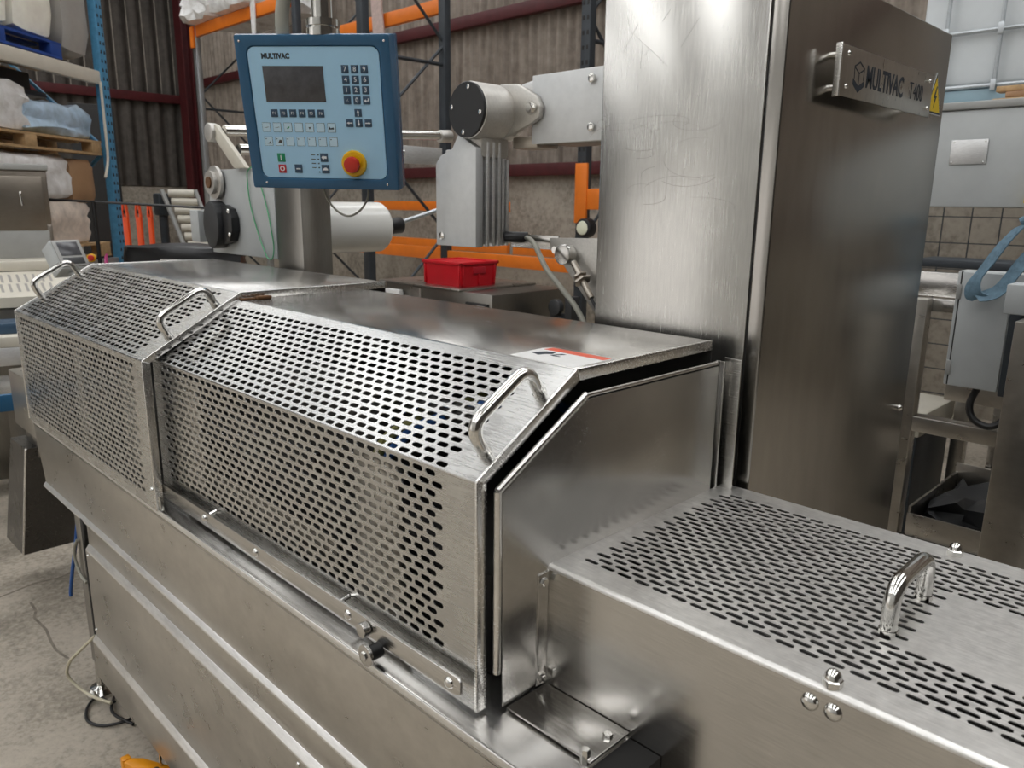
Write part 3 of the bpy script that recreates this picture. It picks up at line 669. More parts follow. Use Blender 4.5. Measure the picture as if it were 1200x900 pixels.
def glyph(par, s_, x, z, size, mat='white_ink', off=0.0003, sx_=1.0, d=0.0018, shear=0.0):
    return text(s_, size, 'symbol', mat, par, TX(x, z, d), 0.0002, off, sx_, shear=shear)
scn = B().box((-0.1345, FY-0.0012, 0.0300), (0.0235, FY, 0.1148), 0.0005).build('screen', 'screen', cp, local=True)
glyph(fc, 'MULTIVAC', -0.0970, 0.1370, 0.0170, 'ink', 0.0009, 0.90, 0.0002)
KX = (0.0800, 0.1047, 0.1293); KZs = (0.1076, 0.0833, 0.0592, 0.0350)
for rz_, rowc in zip(KZs, (('7', '8', '9'), ('4', '5', '6'), ('1', '2', '3'), ('-/.', '0', 'ENT'))):
    for kx, cch in zip(KX, rowc):
        k = key(kx, rz_, 0.0185, 0.0190, 'key_navy')
        if cch == 'ENT':
            a = B().prism([(kx-0.006, rz_-0.001), (kx-0.001, rz_+0.003), (kx-0.001, rz_), (kx+0.004, rz_), (kx+0.004, rz_+0.005), (kx+0.006, rz_+0.005), (kx+0.006, rz_-0.002), (kx-0.001, rz_-0.002), (kx-0.001, rz_-0.005)], 'y', FY-0.002, FY-0.0015).build('symbol', 'white_ink', k, local=True)
        else: glyph(k, cch, kx, rz_, 0.016 if len(cch) == 1 else 0.008, 'white_ink', 0.0001 if len(cch) == 1 else 0)
def arrow(par, x, z, ang, L=0.0075, hw=0.0032, sw=0.0013, mat='white_ink'):
    P = [(-L, -sw), (0.001, -sw), (0.001, -hw), (L, 0), (0.001, hw), (0.001, sw), (-L, sw)]
    c_, s_ = cos(rad(ang)), sin(rad(ang))
    return B().prism([(x+p[0]*c_-p[1]*s_, z+p[0]*s_+p[1]*c_) for p in P], 'y', FY-0.002, FY-0.0015).build('symbol', mat, par, local=True)
for (x, z, a) in ((0.1050, 0.0048, 90), (0.0806, -0.0198, 180), (0.1050, -0.0198, 270), (0.1295, -0.0198, 0)):
    arrow(key(x, z, 0.0185, 0.0190, 'key_navy'), x, z, a)
for i in range(6):
    x = -0.1174+i*0.02475; k = key(x, 0.0025, 0.0185, 0.0190, 'key_navy'); glyph(k, 'F%d' % (i+1), x, 0.0025, 0.0095, 'white_ink', 0)
def outline_key(x, z):
    k = key(x, z, 0.0215, 0.0225, 'ink_grey', 'key', 0.0006)
    B().box((x-0.0101, FY-0.0011, z-0.0106), (x+0.0101, FY-0.0005, z+0.0106)).build('key_field', 'key_pale', k, local=True)
    return k
ink = lambda k, P, m='ink': B().prism(P, 'y', FY-0.0015, FY-0.0010).build('symbol', m, k, local=True)
for i in range(7):
    x = -0.1437+i*0.0292; z = -0.0320; k = outline_key(x, z)
    if i in (0, 1): ink(k, [(x-0.005, z-0.002), (x+0.006, z), (x+0.006, z+0.001), (x-0.005, z-0.001)], 'ink_grey')
    if i == 2: ink(k, [(x-0.004, z-0.004), (x+0.003, z-0.002), (x+0.005, z+0.003), (x-0.002, z-0.001)], 'key_green')
    if i == 4: ink(k, [(x-0.003, z+0.001), (x+0.003, z+0.001), (x, z-0.005)])
    if i == 6: ink(k, [(x-0.007, z-0.004), (x-0.006, z+0.004), (x-0.003, z-0.001), (x+0.005, z+0.001), (x+0.006, z-0.004)])
    x = -0.1420+i*0.0292; z = -0.0668; k = outline_key(x, z)
    if i == 0: ink(k, [(x-0.005, z-0.006), (x+0.008, z-0.006), (x+0.004, z-0.003), (x+0.006, z+0.003), (x+0.003, z-0.002)])
    elif i == 1: ink(k, [(x-0.003, z-0.003), (x+0.006, z-0.005), (x+0.007, z+0.003), (x+0.001, z+0.004)], 'ink_grey')
    ink(k, [(x-0.0075, z+0.005), (x-0.0045, z+0.005), (x-0.0045, z+0.007), (x-0.0075, z+0.007)])
k = key(-0.1131, -0.1079, 0.0205, 0.0215, 'key_green'); ink(k, [(-0.1149, -0.1150), (-0.1125, -0.1150), (-0.1125, -0.1010), (-0.1149, -0.1030)], 'white_ink')
k.children[0].location.y = -0.0008
k = key(-0.1134, -0.1364, 0.0205, 0.0215, 'key_red'); glyph(k, 'O', -0.1134, -0.1364, 0.017, 'white_ink', 0.0005)
k = key(-0.0692, -0.1356, 0.0205, 0.0215, 'key_navy'); o = ink(k, [(-0.0750, -0.1372), (-0.0634, -0.1372), (-0.0634, -0.1342), (-0.0750, -0.1342)], 'white_ink'); o.location.y = -0.0008
k = key(0.0035, -0.1066, 0.0205, 0.0215, 'key_navy'); arrow(k, 0.0035, -0.1060, 180, 0.0070, 0.0065, 0.0030)
k = key(0.0044, -0.1355, 0.0205, 0.0215, 'key_navy')
o = ink(k, [(-0.0030, -0.1385), (0.0118, -0.1385), (0.0110, -0.1350), (0.0080, -0.1320), (0.0040, -0.1315), (0.0000, -0.1335)], 'white_ink'); o.location.y = -0.0008
for i in range(5):
    z = -0.1000-i*0.0108; x = -0.0125
    B().box((x-0.002, FY-0.0006, z-0.0015), (x+0.002, FY, z+0.0015)).build('indicator', 'ink', cp, local=True)
    if i < 4: B().box((x-0.019, FY-0.0003, z-0.001), (x-0.008, FY, z+0.001)).build('caption_mark', 'ink_grey', cp, local=True)
es = B().lathe((0.0838, FY, -0.1205), (0, -1, 0), [(0, 0.0335), (0.004, 0.0335), (0.007, 0.0315), (0.0075, 0.021)], 36).build('emergency_stop', 'estop_yellow', cp, local=True)
B().lathe((0.0838, FY-0.007, -0.1205), (0, -1, 0), [(0, 0.015), (0.010, 0.015), (0.011, 0.0205), (0.018, 0.0205), (0.022, 0.019), (0.0235, 0.013), (0.024, 0.004)], 32).build('push_button', 'estop_red', es, local=True)
for (x, z) in ((-0.185, 0.172), (0.185, 0.172), (-0.160, -0.172), (0.170, -0.172)):
    B().dome((x, -0.0055, z), (0, -1, 0), 0.003, 0.002, 10).build('screw', 'chrome', cp, local=True)
pt = PM @ Vector((0.020, 0.035, H_/2)); px_, py_, pz_ = pt
B().lathe((px_, py_, pz_-0.01), (0, 0, 1), [(0, 0.041), (0.018, 0.041), (0.019, 0.034), (0.023, 0.034), (0.024, 0.041), (0.040, 0.041), (0.043, 0.030)], 30).build('pole_collar', 'chrome', cp)
B().cyl((px_, py_, pz_+0.02), (px_, py_, 4.6), 0.0265, 28).build('pole', 'chrome', cp)
hp = PM @ Vector((-0.088, 0.04, H_/2))
B().tube([(hp.x, hp.y, hp.z-0.01), (hp.x+0.0, hp.y, hp.z+0.05), (hp.x+0.01, hp.y+0.01, hp.z+0.10), (hp.x+0.05, hp.y+0.06, hp.z+0.16), (hp.x+0.06, hp.y+0.08, hp.z+0.5), (px_-0.02, py_+0.04, 3.4)], 0.017, 14, corner=0.05).build('conduit', 'cable_grey', cp)
B().tube([PM @ Vector(p) for p in ((-0.02, 0.03, -H_/2), (-0.01, 0.03, -0.225), (0.015, 0.03, -0.255), (0.045, 0.03, -0.268), (0.08, 0.03, -0.250), (0.104, 0.03, -0.215), (0.106, 0.03, -H_/2))], 0.003, 8, corner=0.02).build('loop_cable', 'cable_grey', cp)

# ------------------------------------------------------------------ film unwinder behind the farther hood
fu = thing('film_unwinder', 'pale grey film unwinder frame with black motor and chrome rollers', 'film unwinder', (-2.9, 1.6, 1.44))
B().box((-3.20, 1.42, 1.455), (-2.655, 1.45, 1.785), 0.004).build('side_plate', 'light_grey', fu)
B().box((-3.10, 1.45, 1.455), (-2.66, 1.52, 1.70), 0.004).build('side_box', 'light_grey', fu)
ps = B().box((-2.652, 1.42, 0.0), (-2.47, 1.54, 1.95), 0.006).build('post', 'steel_dark', fu)
B().box((-3.2, 1.54, 0.92), (-2.47, 1.60, 1.06), 0.004).build('base_beam', 'steel_dark', fu)
mt = B().prism([(-3.085+0.070*cos(rad(a)), 1.57+0.095*sin(rad(a))) for a in range(0, 360, 30)], 'y', 1.365, 1.42, 0.006).build('motor', 'motor_black', fu)
B().prism([(-3.02, 1.495), (-2.965, 1.51), (-2.94, 1.55), (-2.94, 1.60), (-2.965, 1.635), (-3.02, 1.65)], 'y', 1.385, 1.42, 0.004).build('motor_flange', 'black', fu)
B().box((-3.30, 1.375, 1.495), (-3.22, 1.42, 1.625), 0.004).build('terminal_box', 'light_grey', fu)
for z in (1.535, 1.625): B().dome((-2.962, 1.385, z), (0, -1, 0), 0.010, 0.006, 10).build('bolt', 'chrome', mt)
fl = B().lathe((-3.10, 1.41, 1.735), (0, -1, 0), [(0, 0.065), (0.012, 0.065), (0.014, 0.045), (0.03, 0.045)], 24).build('bearing', 'cast_alu', fu)
B().cyl((-3.10, 1.38, 1.735), (-3.10, 1.374, 1.735), 0.022, 16).build('bearing_core', 'dirt_rust', fl)
ar = B().prism([(-3.105, 1.955), (-3.055, 1.955), (-2.82, 1.785), (-2.92, 1.785), (-3.11, 1.93)], 'y', 1.40, 1.42, 0.006).build('dancer_arm', 'beige_plastic', fu)
B().cyl((-3.09, 1.385, 1.925), (-3.09, 1.42, 1.925), 0.036, 22, bev=0.004).build('pivot', 'cast_alu', ar)
B().cyl((-3.02, 1.42, 1.93), (-3.02, 2.56, 1.985), 0.021, 20).build('guide_roller', 'chrome', fu)
B().cyl((-2.97, 1.45, 1.86), (-2.97, 2.24, 1.885), 0.022, 20).build('guide_roller', 'chrome', fu)
B().cyl((-3.02, 2.50, 1.978), (-3.02, 2.57, 1.983), 0.03, 16, bev=0.004).build('roller_end', 'cast_alu', fu)
B().box((-3.04, 2.26, 1.845), (-3.02, 2.52, 1.925), 0.003).build('far_plate', 'alu', fu)
B().cyl((-2.70, 1.97, 1.570), (-2.70, 2.6, 1.73), 0.010, 12).build('core_shaft', 'galv', fu)
B().cyl((-2.70, 1.926, 1.566), (-2.70, 2.02, 1.572), 0.034, 18, bev=0.003).build('core_clamp', 'black', fu)
fr_ = thing('film_roll', 'fat roll of shiny white packaging film behind the grey post', 'film roll', (-2.70, 1.72, 1.46))
B().lathe((-2.70, 1.545, 1.566), (0, 1, 0), [(0, 0.096), (0.003, 0.1), (0.355, 0.1), (0.368, 0.092), (0.370, 0.04)], 44).build('film_winding', 'white_film', fr_, angle=25)
B().cyl((-2.70, 1.535, 1.566), (-2.70, 1.925, 1.566), 0.038, 20).build('core', 'wood', fr_)
tag(B().tube([(-2.80, 1.415, 1.79), (-2.84, 1.412, 1.775), (-2.84, 1.414, 1.66), (-2.77, 1.414, 1.52), (-2.71, 1.408, 1.455), (-2.675, 1.41, 1.452), (-2.665, 1.414, 1.50), (-2.70, 1.414, 1.64), (-2.75, 1.414, 1.74)], 0.0024, 8, corner=0.06).build('earth_wire', 'wire_green'),
    'green and yellow earth wire looping down the unwinder side plate', 'wire')

# ------------------------------------------------------------------ cables and jack on the floor
tag(B().tube([(-2.51, 0.629, 0.30), (-2.56, 0.60, 0.245), (-2.66, 0.58, 0.16), (-2.70, 0.575, 0.09), (-2.66, 0.60, 0.05), (-2.58, 0.62, 0.045), (-2.50, 0.65, 0.05)], 0.0052, 10, corner=0.06).build('power_cable', 'cable_white'),
    'cream power cable bulging out of the machine end post', 'cable')
tag(B().tube([(-2.50, 0.66, 0.05), (-2.56, 0.66, 0.012), (-2.645, 0.650, 0.009), (-2.60, 0.60, 0.009), (-2.52, 0.575, 0.009), (-2.46, 0.60, 0.009), (-2.43, 0.66, 0.009), (-2.44, 0.72, 0.009), (-2.55, 0.74, 0.009), (-2.62, 0.70, 0.009), (-2.50, 0.64, 0.018), (-2.40, 0.68, 0.009)], 0.0048, 10, corner=0.05).build('floor_cable', 'black'),
    'black cable coiled on the concrete beside the levelling foot', 'cable')
tag(B().tube([(-2.66, 0.668, 0.70), (-2.70, 0.655, 0.55), (-2.75, 0.645, 0.43), (-2.78, 0.64, 0.35), (-2.785, 0.64, 0.33)], 0.006, 10, corner=0.06).build('air_hose', 'hose_blue'),
    'blue air hose dangling below the far end of the machine', 'hose')
tag(B().tube([(-2.60, 0.636, 0.60), (-2.625, 0.63, 0.57), (-2.635, 0.63, 0.52), (-2.60, 0.633, 0.475), (-2.55, 0.635, 0.47)], 0.005, 8, corner=0.04).build('looped_cable', 'cable_grey'),
    'grey cable loop on the dark end post of the machine', 'cable')
jk = thing('pallet_jack', 'orange lifting jack on the floor at the machine side', 'jack', (-2.13, 0.60, 0))
B().prism([(-2.165, 0.585), (-2.15, 0.572), (-1.94, 0.630), (-1.92, 0.68), (-2.05, 0.660), (-2.13, 0.620)], 'z', 0.045, 0.075, 0.004).build('jack_arm', 'jack_orange', jk)
B().box((-2.175, 0.570, 0.0), (-2.15, 0.595, 0.078), 0.004).build('jack_end', 'jack_orange', jk)
B().cyl((-2.02, 0.59, 0.05), (-2.02, 0.63, 0.05), 0.048, 24, bev=0.004).build('wheel', 'motor_black', jk)
B().cyl((-2.06, 0.645, 0.07), (-2.06, 0.645, 0.13), 0.004, 8).build('pin', 'chrome', jk)

# ------------------------------------------------------------------ blue pallet rack at the left with its loads
RZ = math.atan2(0.755, -0.656)
def local(name, label, cat, loc, rz, **k): return thing(name, label, cat, loc, rz, **k)
RK = (-7.80, 2.56, 0)
rk = thing('pallet_rack', 'tall pallet rack with a blue perforated upright and pale beam', 'pallet rack', RK, RZ)
def lb_(par, name, mat, a, b_, bev=0.0): return B().box(a, b_, bev).build(name, mat, par, local=True)
def upright(par, x, y, mat, h=5.2, holes=True):
    u = B(); u.box((x-0.05, y-0.035, 0), (x+0.05, y+0.035, h), 0.006)
    o = u.build('upright', mat, par, local=True)
    if holes:
        hb_ = B()
        for k in range(int(h/0.075)):
            for dx in (-0.024, 0.024):
                z = 0.08+k*0.075
                hb_.prism([(x+dx-0.011, z-0.014), (x+dx+0.011, z-0.014), (x+dx+0.007, z+0.014), (x+dx-0.007, z+0.014)], 'y', y-0.037, y-0.0345)
        h_ = hb_.build('slot_holes', 'black_matt', o, local=True); h_['kind'] = 'stuff'
    return o
upright(rk, 0.0, 0.0, 'rack_blue'); upright(rk, 0.0, 1.05, 'rack_blue', holes=False)
upright(rk, -2.75, 0.0, 'rack_blue', holes=False); upright(rk, -2.75, 1.05, 'rack_blue', holes=False)
for z in (1.08, 2.71):
    lb_(rk, 'beam', 'galv' if z < 2 else 'beige_plastic', (-2.70, -0.02, z-0.055), (-0.05, 0.03, z+0.055), 0.004)
    lb_(rk, 'beam', 'galv', (-2.70, 1.02, z-0.055), (-0.05, 1.07, z+0.055), 0.004)
for z0, z1 in ((0.3, 1.2), (1.2, 2.1), (2.1, 3.0), (3.0, 3.9)):
    B().tube([(0, 0.03, z0), (0, 1.02, z1)] if int(z0*10) % 2 else [(0, 1.02, z0), (0, 0.03, z1)], 0.018, 8).build('brace', 'rack_blue', rk, local=True)
for (x0, x1) in ((-2.7, -0.07),):
    for k, y in enumerate((0.2, 0.5, 0.8)):
        for z in (1.135, 2.765): lb_(rk, 'shelf_board', 'wood', (x0, y-0.06, z), (x1, y+0.06, z+0.018))
def world(loc, rz, p): return Matrix.Translation(loc) @ Matrix.Rotation(rz, 4, 'Z') @ Vector(p)
def pallet(x0, x1, y0, y1, z, mat, label):
    c = world(RK, RZ, ((x0+x1)/2, (y0+y1)/2, z))
    t = thing('pallet', label, 'pallet', c, RZ, group='pallets on the blue rack')
    hx, hy = (x1-x0)/2, (y1-y0)/2
    for k in range(5):
        y = -hy+0.05+k*(2*hy-0.1)/4; lb_(t, 'deck_board', mat, (-hx, y-0.05, 0.105), (hx, y+0.05, 0.125))
    for y in (-hy+0.05, 0, hy-0.05):
        lb_(t, 'bottom_board', mat, (-hx, y-0.05, 0), (hx, y+0.05, 0.02))
        for x in (-hx+0.07, 0, hx-0.07): lb_(t, 'block', mat, (x-0.07, y-0.05, 0.02), (x+0.07, y+0.05, 0.105), 0.004)
    return t
def lump(b, a, c, sub=4, amp=0.03, seed=0):
    """box with a crumpled, rounded skin (stretch-wrapped goods)"""
    rnd = random.Random(seed); n0 = len(b.bm.verts)
    g = bmesh.new(); bmesh.ops.create_cube(g, size=1.0)
    bmesh.ops.subdivide_edges(g, edges=g.edges[:], cuts=sub, use_grid_fill=True)
    for v in g.verts:
        p = Vector([a[i]+(c[i]-a[i])*(v.co[i]+0.5) for i in range(3)])
        q = [abs(v.co[i]) > 0.499 for i in range(3)]
        cen = Vector([(a[i]+c[i])/2 for i in range(3)])
        if sum(q) >= 2: p = p.lerp(cen, 0.05*(sum(q)-1))
        j = Vector((rnd.uniform(-1, 1), rnd.uniform(-1, 1), rnd.uniform(-1, 1)))*amp
        if abs(v.co.z+0.5) < 0.01: j.z = 0
        v.co = p+j
    me = bpy.data.meshes.new('tmp'); g.to_mesh(me); g.free(); b.bm.from_mesh(me); bpy.data.meshes.remove(me)
    return b
def load(x0, x1, y0, y1, z, name, label, cat, parts, seed=1, group=None):
    c = world(RK, RZ, ((x0+x1)/2, (y0+y1)/2, z)); t = thing(name, label, cat, c, RZ, group=group)
    hx, hy = (x1-x0)/2, (y1-y0)/2
    for k, (nm, mat, fx0, fx1, h0, h1, amp) in enumerate(parts):
        lump(B(), (-hx+2*hx*fx0, -hy, h0), (-hx+2*hx*fx1, hy, h1), 5, amp, seed*10+k).build(nm, mat, t, angle=50, local=True)
    return t
pallet(-1.95, -0.50, 0.02, 0.95, 2.785, 'pallet_blue', 'blue plastic pallet under the cream bulk bags on the upper rack beam')
load(-1.95, -0.50, 0.05, 0.92, 2.912, 'bulk_bag', 'cream bulk bags standing on the blue pallet in the rack', 'bulk bag', [('bag', 'sack', 0, 0.66, 0, 1.1, 0.012), ('bag', 'sack', 0.67, 1.0, 0, 1.15, 0.012)], 3)
load(-0.46, -0.10, 0.0, 0.90, 2.785, 'bulk_carton', 'tall grey carton beside the cream bags at the rack upright', 'carton', [('carton', 'carton_grey', 0, 1, 0.06, 1.2, 0.008)], 4)
pallet(-1.95, -0.10, 0.02, 0.95, 1.155, 'wood', 'wooden pallet at the bottom of the wrapped stack in the rack')
load(-1.9, -0.16, 0.05, 0.92, 1.283, 'wrapped_load', 'lower stretch-wrapped load of brown and white goods in the rack', 'pallet load', [('wrapped_goods', 'wrap_tan', 0, 0.95, 0.0, 0.36, 0.02), ('wrapped_goods', 'wrap_white', 0, 0.82, 0.37, 0.74, 0.02), ('carton', 'carton_brown', 0.80, 1.0, 0.34, 0.72, 0.006)], 5, 'wrapped pallet loads')
pallet(-1.95, -0.08, 0.02, 0.95, 2.045, 'wood', 'wooden pallet between the two stretch-wrapped loads in the rack')
load(-1.9, -0.10, 0.05, 0.92, 2.173, 'wrapped_load', 'upper stretch-wrapped load in white and bluish film in the rack', 'pallet load', [('wrapped_goods', 'wrap_white', 0, 0.55, 0.0, 0.36, 0.025), ('wrapped_goods', 'wrap_blue', 0.50, 1.0, 0.0, 0.27, 0.022)], 6, 'wrapped pallet loads')
p0 = world(RK, RZ, (-0.10, -0.045, 2.67)); p1 = world(RK, RZ, (-0.11, -0.05, 2.0)); p2 = world(RK, RZ, (-0.20, -0.06, 1.85))
tag(B().tube([p0, p1, p2], 0.012, 8, corner=0.1).build('rope', 'beige_plastic'), 'pale rope hanging down beside the blue rack upright', 'rope')

# ------------------------------------------------------------------ second machine at the left edge
SC = (-5.78, 1.50, 0); SR = math.atan2(0.97, 0.23)
s2 = thing('steel_cabinet', 'brown stainless cabinet machine with lever handle at the left edge', 'cabinet', SC, SR)
lb_(s2, 'housing', 'steel_brown', (-0.75, 0.0, 1.50), (0.0, 0.45, 1.865), 0.01)
dr = lb_(s2, 'door', 'steel_brown', (-0.72, -0.012, 1.46), (-0.03, 0.0, 1.80), 0.004)
lb_(s2, 'housing', 'steel_brown', (-0.75, 0.0, 1.12), (0.0, 0.45, 1.50), 0.01)
lb_(s2, 'top_cover', 'mid_grey', (-0.77, -0.02, 1.838), (0.012, 0.46, 1.875), 0.006)
B().tube([(-0.155, -0.012, 1.70), (-0.155, -0.035, 1.70), (-0.150, -0.035, 1.62)], 0.010, 10, corner=0.01).build('lever_handle', 'chrome', dr, local=True)
lb_(s2, 'lower_panel', 'mid_grey', (-0.75, -0.01, 1.285), (-0.02, 0.0, 1.46), 0.004)
lb_(s2, 'ledge', 'beige_plastic', (-0.80, -0.30, 1.225), (0.06, 0.0, 1.285), 0.006)
gr = thing('louvred_guard', 'cream louvred guard plate sloping out below the brown cabinet', 'machine guard', SC, SR)
gp = B(); gp.quad((-1.2, -0.30, 1.222), (-1.2, -0.62, 1.10), (0.16, -0.62, 1.10), (0.16, -0.30, 1.222)); gp.quad((-1.2, -0.62, 1.10), (-1.2, -0.62, 1.04), (0.16, -0.62, 1.04), (0.16, -0.62, 1.10))
gp.build('plate', 'beige_plastic', gr, local=True, smooth=False)
for row in range(2):
    for k in range(22):
        x = -0.95+k*0.042
        y0_ = -0.34-row*0.12; z = lambda y: 1.222-(abs(y)-0.30)*0.38+0.002
        q = B(); q.quad((x, y0_, z(y0_)), (x+0.012, y0_-0.10, z(y0_-0.10)), (x+0.026, y0_-0.10, z(y0_-0.10)), (x+0.014, y0_, z(y0_)))
        q.build('louvre_slot', 'carton_grey', gr, local=True, smooth=False)
lb_(s2, 'base_frame', 'steel_dark', (-0.75, -0.28, 0.10), (0.02, 0.43, 1.12), 0.01)
for x in (-0.7, -0.03):
    for y in (-0.24, 0.38): B().cyl((x, y, 0), (x, y, 0.11), 0.03, 12).build('foot', 'chrome', s2, local=True)
lb_(gr, 'support', 'steel_dark', (-1.1, -0.60, 0.0), (0.10, -0.36, 1.04), 0.01)
tp = thing('tool_tray', 'dark navy tray on a pale shelf beneath the louvred guard', 'tray', world(SC, SR, (-0.15, -0.92, 0.90)), SR)
lb_(tp, 'tray', 'key_navy', (-0.20, 0.0, 0.03), (0.10, 0.20, 0.09), 0.008)
lb_(tp, 'shelf', 'beige_plastic', (-0.9, -0.10, -0.03), (0.14, 0.22, 0.03), 0.006)
lb_(tp, 'bracket', 'alu', (-0.30, -0.10, -0.13), (0.20, -0.06, -0.03), 0.004)
lb_(tp, 'pedestal', 'steel_dark', (-0.2, 0.02, -0.90), (0.1, 0.22, -0.03))
ob = thing('infeed_table', 'low steel table with blue edging at the far left', 'table', (-4.35, 0.68, 0), SR)
lb_(ob, 'table_top', 'steel_h', (-0.5, -0.2, 0.72), (0.25, 0.35, 0.76), 0.004)
lb_(ob, 'edging', 'panel_blue', (-0.5, -0.23, 0.70), (0.25, -0.2, 0.78), 0.004)
for x in (-0.45, 0.2):
    for y in (-0.15, 0.30): lb_(ob, 'leg', 'steel_dark', (x-0.02, y-0.02, 0), (x+0.02, y+0.02, 0.72))
tag(lump(B(), (-4.46, 0.60, 0.76), (-4.30, 0.74, 0.86), 3, 0.012, 9).build('rag', 'rag_pink'), 'crumpled pinkish rag on the low blue-edged table', 'rag')
# tilted operator terminal
TM = Matrix.Translation((-4.74, 1.30, 1.37)) @ Matrix.Rotation(rad(104), 4, 'Z') @ Matrix.Rotation(rad(-33), 4, 'X') @ Matrix.Scale(0.80, 4)
hm = thing('operator_terminal', 'small grey operator terminal tilted back beside the far bow handle', 'operator terminal', mat=TM)
lb_(hm, 'housing', 'light_grey', (-0.10, 0.0, -0.11), (0.10, 0.13, 0.11), 0.006)
lb_(hm, 'front_frame', 'mid_grey', (-0.095, -0.012, -0.10), (0.095, 0.0, 0.10), 0.004)
lb_(hm, 'screen', 'screen', (-0.07, -0.015, -0.02), (0.07, -0.011, 0.085), 0.002)
lb_(hm, 'key_row', 'motor_black', (-0.07, -0.015, -0.085), (0.07, -0.011, -0.035), 0.002)
B().cyl((0.0, 0.08, -0.10), (0.0, -0.85, -1.40), 0.03, 14).build('stand', 'light_grey', hm, local=True)
eb = thing('emergency_button', 'red mushroom button on a yellow ring beside the operator terminal', 'emergency stop', (-4.93, 1.46, 0))
B().cyl((-4.93, 1.46, 0), (-4.93, 1.46, 1.30), 0.018, 12).build('stand', 'mid_grey', eb)
B().lathe((-4.93, 1.46, 1.33), (0.9, -0.35, 0), [(-0.03, 0.024), (0.0, 0.024), (0.004, 0.014)], 18).build('yellow_ring', 'estop_yellow', eb)
B().lathe((-4.93, 1.46, 1.33), (0.9, -0.35, 0.1), [(0.004, 0.012), (0.015, 0.012), (0.017, 0.018), (0.026, 0.014), (0.028, 0.003)], 18).build('push_button', 'estop_red', eb)
tag(B().prism([(-4.85, 1.26), (-4.82, 1.26), (-4.80, 1.36), (-4.83, 1.34)], 'y', 1.50, 1.51).cyl((-4.83, 1.505, 0), (-4.83, 1.505, 1.27), 0.006, 8).build('marker_flag', 'pink'), 'small pink flag behind the emergency button stand', 'flag')
# black draped trolley and thin rail
bt = thing('black_trolley', 'low black covered trolley behind the farther hood', 'trolley', (-5.75, 1.95, 0), rad(60))
lump(B(), (-0.05, 0, 1.10), (0.75, 0.35, 1.34), 4, 0.015, 21).build('cover', 'black', bt, local=True, angle=60)
lb_(bt, 'chassis', 'black_matt', (0, 0.02, 0.12), (0.7, 0.33, 1.10))
for x in (0.08, 0.62): B().cyl((x, 0.06, 0.06), (x, 0.1, 0.06), 0.06, 16).build('wheel', 'motor_black', bt, local=True); B().cyl((x, 0.25, 0.06), (x, 0.29, 0.06), 0.06, 16).build('wheel', 'motor_black', bt, local=True)
B().tube([(0.2, -0.012, 1.25), (0.32, -0.02, 1.245)], 0.011, 10).build('chrome_grip', 'chrome', bt, local=True)
B().tube([(0.52, -0.012, 1.22), (0.62, -0.02, 1.212)], 0.011, 10).build('chrome_grip', 'chrome', bt, local=True)
bf = thing('barrier_rail', 'thin black barrier rail on a post in front of the wrapped loads', 'barrier', (-5.9, 1.75, 0))
B().cyl((-6.10, 1.50, 1.662), (-5.10, 2.42, 1.606), 0.008, 8).build('rail', 'black', bf)
B().cyl((-5.80, 1.77, 0), (-5.80, 1.77, 1.65), 0.013, 10).build('post', 'black', bf)

# ------------------------------------------------------------------ orange forks, roller track
for k, (x, y, w_, lab) in enumerate(((-9.68, 3.28, 0.055, 'leftmost of three upright orange pallet forks by the rack'), (-9.60, 3.40, 0.05, 'middle one of three upright orange pallet forks'), (-9.52, 3.50, 0.04, 'rightmost and slimmest of three upright orange pallet forks'))):
    t = thing('pallet_fork', lab, 'pallet fork', (x, y, 0), rad(45), group='upright orange pallet forks')
    lb_(t, 'blade', 'fork_orange', (-w_/2-0.005, -0.02, 0.0), (w_/2+0.005, 0.03, 1.46), 0.006)
    for sgn in (-1, 1): B().prism([(sgn*w_/2-0.010, 1.46), (sgn*w_/2+0.010, 1.46), (sgn*w_*0.35+0.006, 1.60), (sgn*w_*0.35-0.006, 1.60)], 'y', -0.02, 0.02).build('fork_tip', 'fork_orange', t, local=True)
    B().cyl((-0.01, -0.005, 1.52), (-0.01, 0.02, 1.52), 0.022, 12).build('roller', 'black', t, local=True)
rt = thing('roller_track', 'leaning roller track with cream rollers against the end wall', 'roller conveyor', (-7.2, 2.95, 0))
a0 = Vector((-7.33, 2.86, 1.72)); a1 = Vector((-6.70, 3.12, 0.05)); wv = Vector((0.115, 0.215, 0.0))
B().tube([a0+Vector((-0.03, -0.03, 0.03)), a1], 0.022, 8).build('side_rail', 'mid_grey', rt); B().tube([a0+wv+Vector((0, 0, 0.03)), a1+wv], 0.02, 8).build('side_rail', 'mid_grey', rt)
for k in range(22):
    p = a0.lerp(a1, k/22); B().cyl(p+wv*0.06, p+wv*0.96, 0.034, 12).build('roller', 'beige_plastic', rt)
B().box((-7.52, 2.80, 1.52), (-7.38, 2.92, 1.72), 0.02).build('drive_head', 'rack_dark', rt)
B().cyl((-7.45, 2.86, 0), (-7.45, 2.86, 1.55), 0.04, 10).build('support_leg', 'rack_dark', rt)

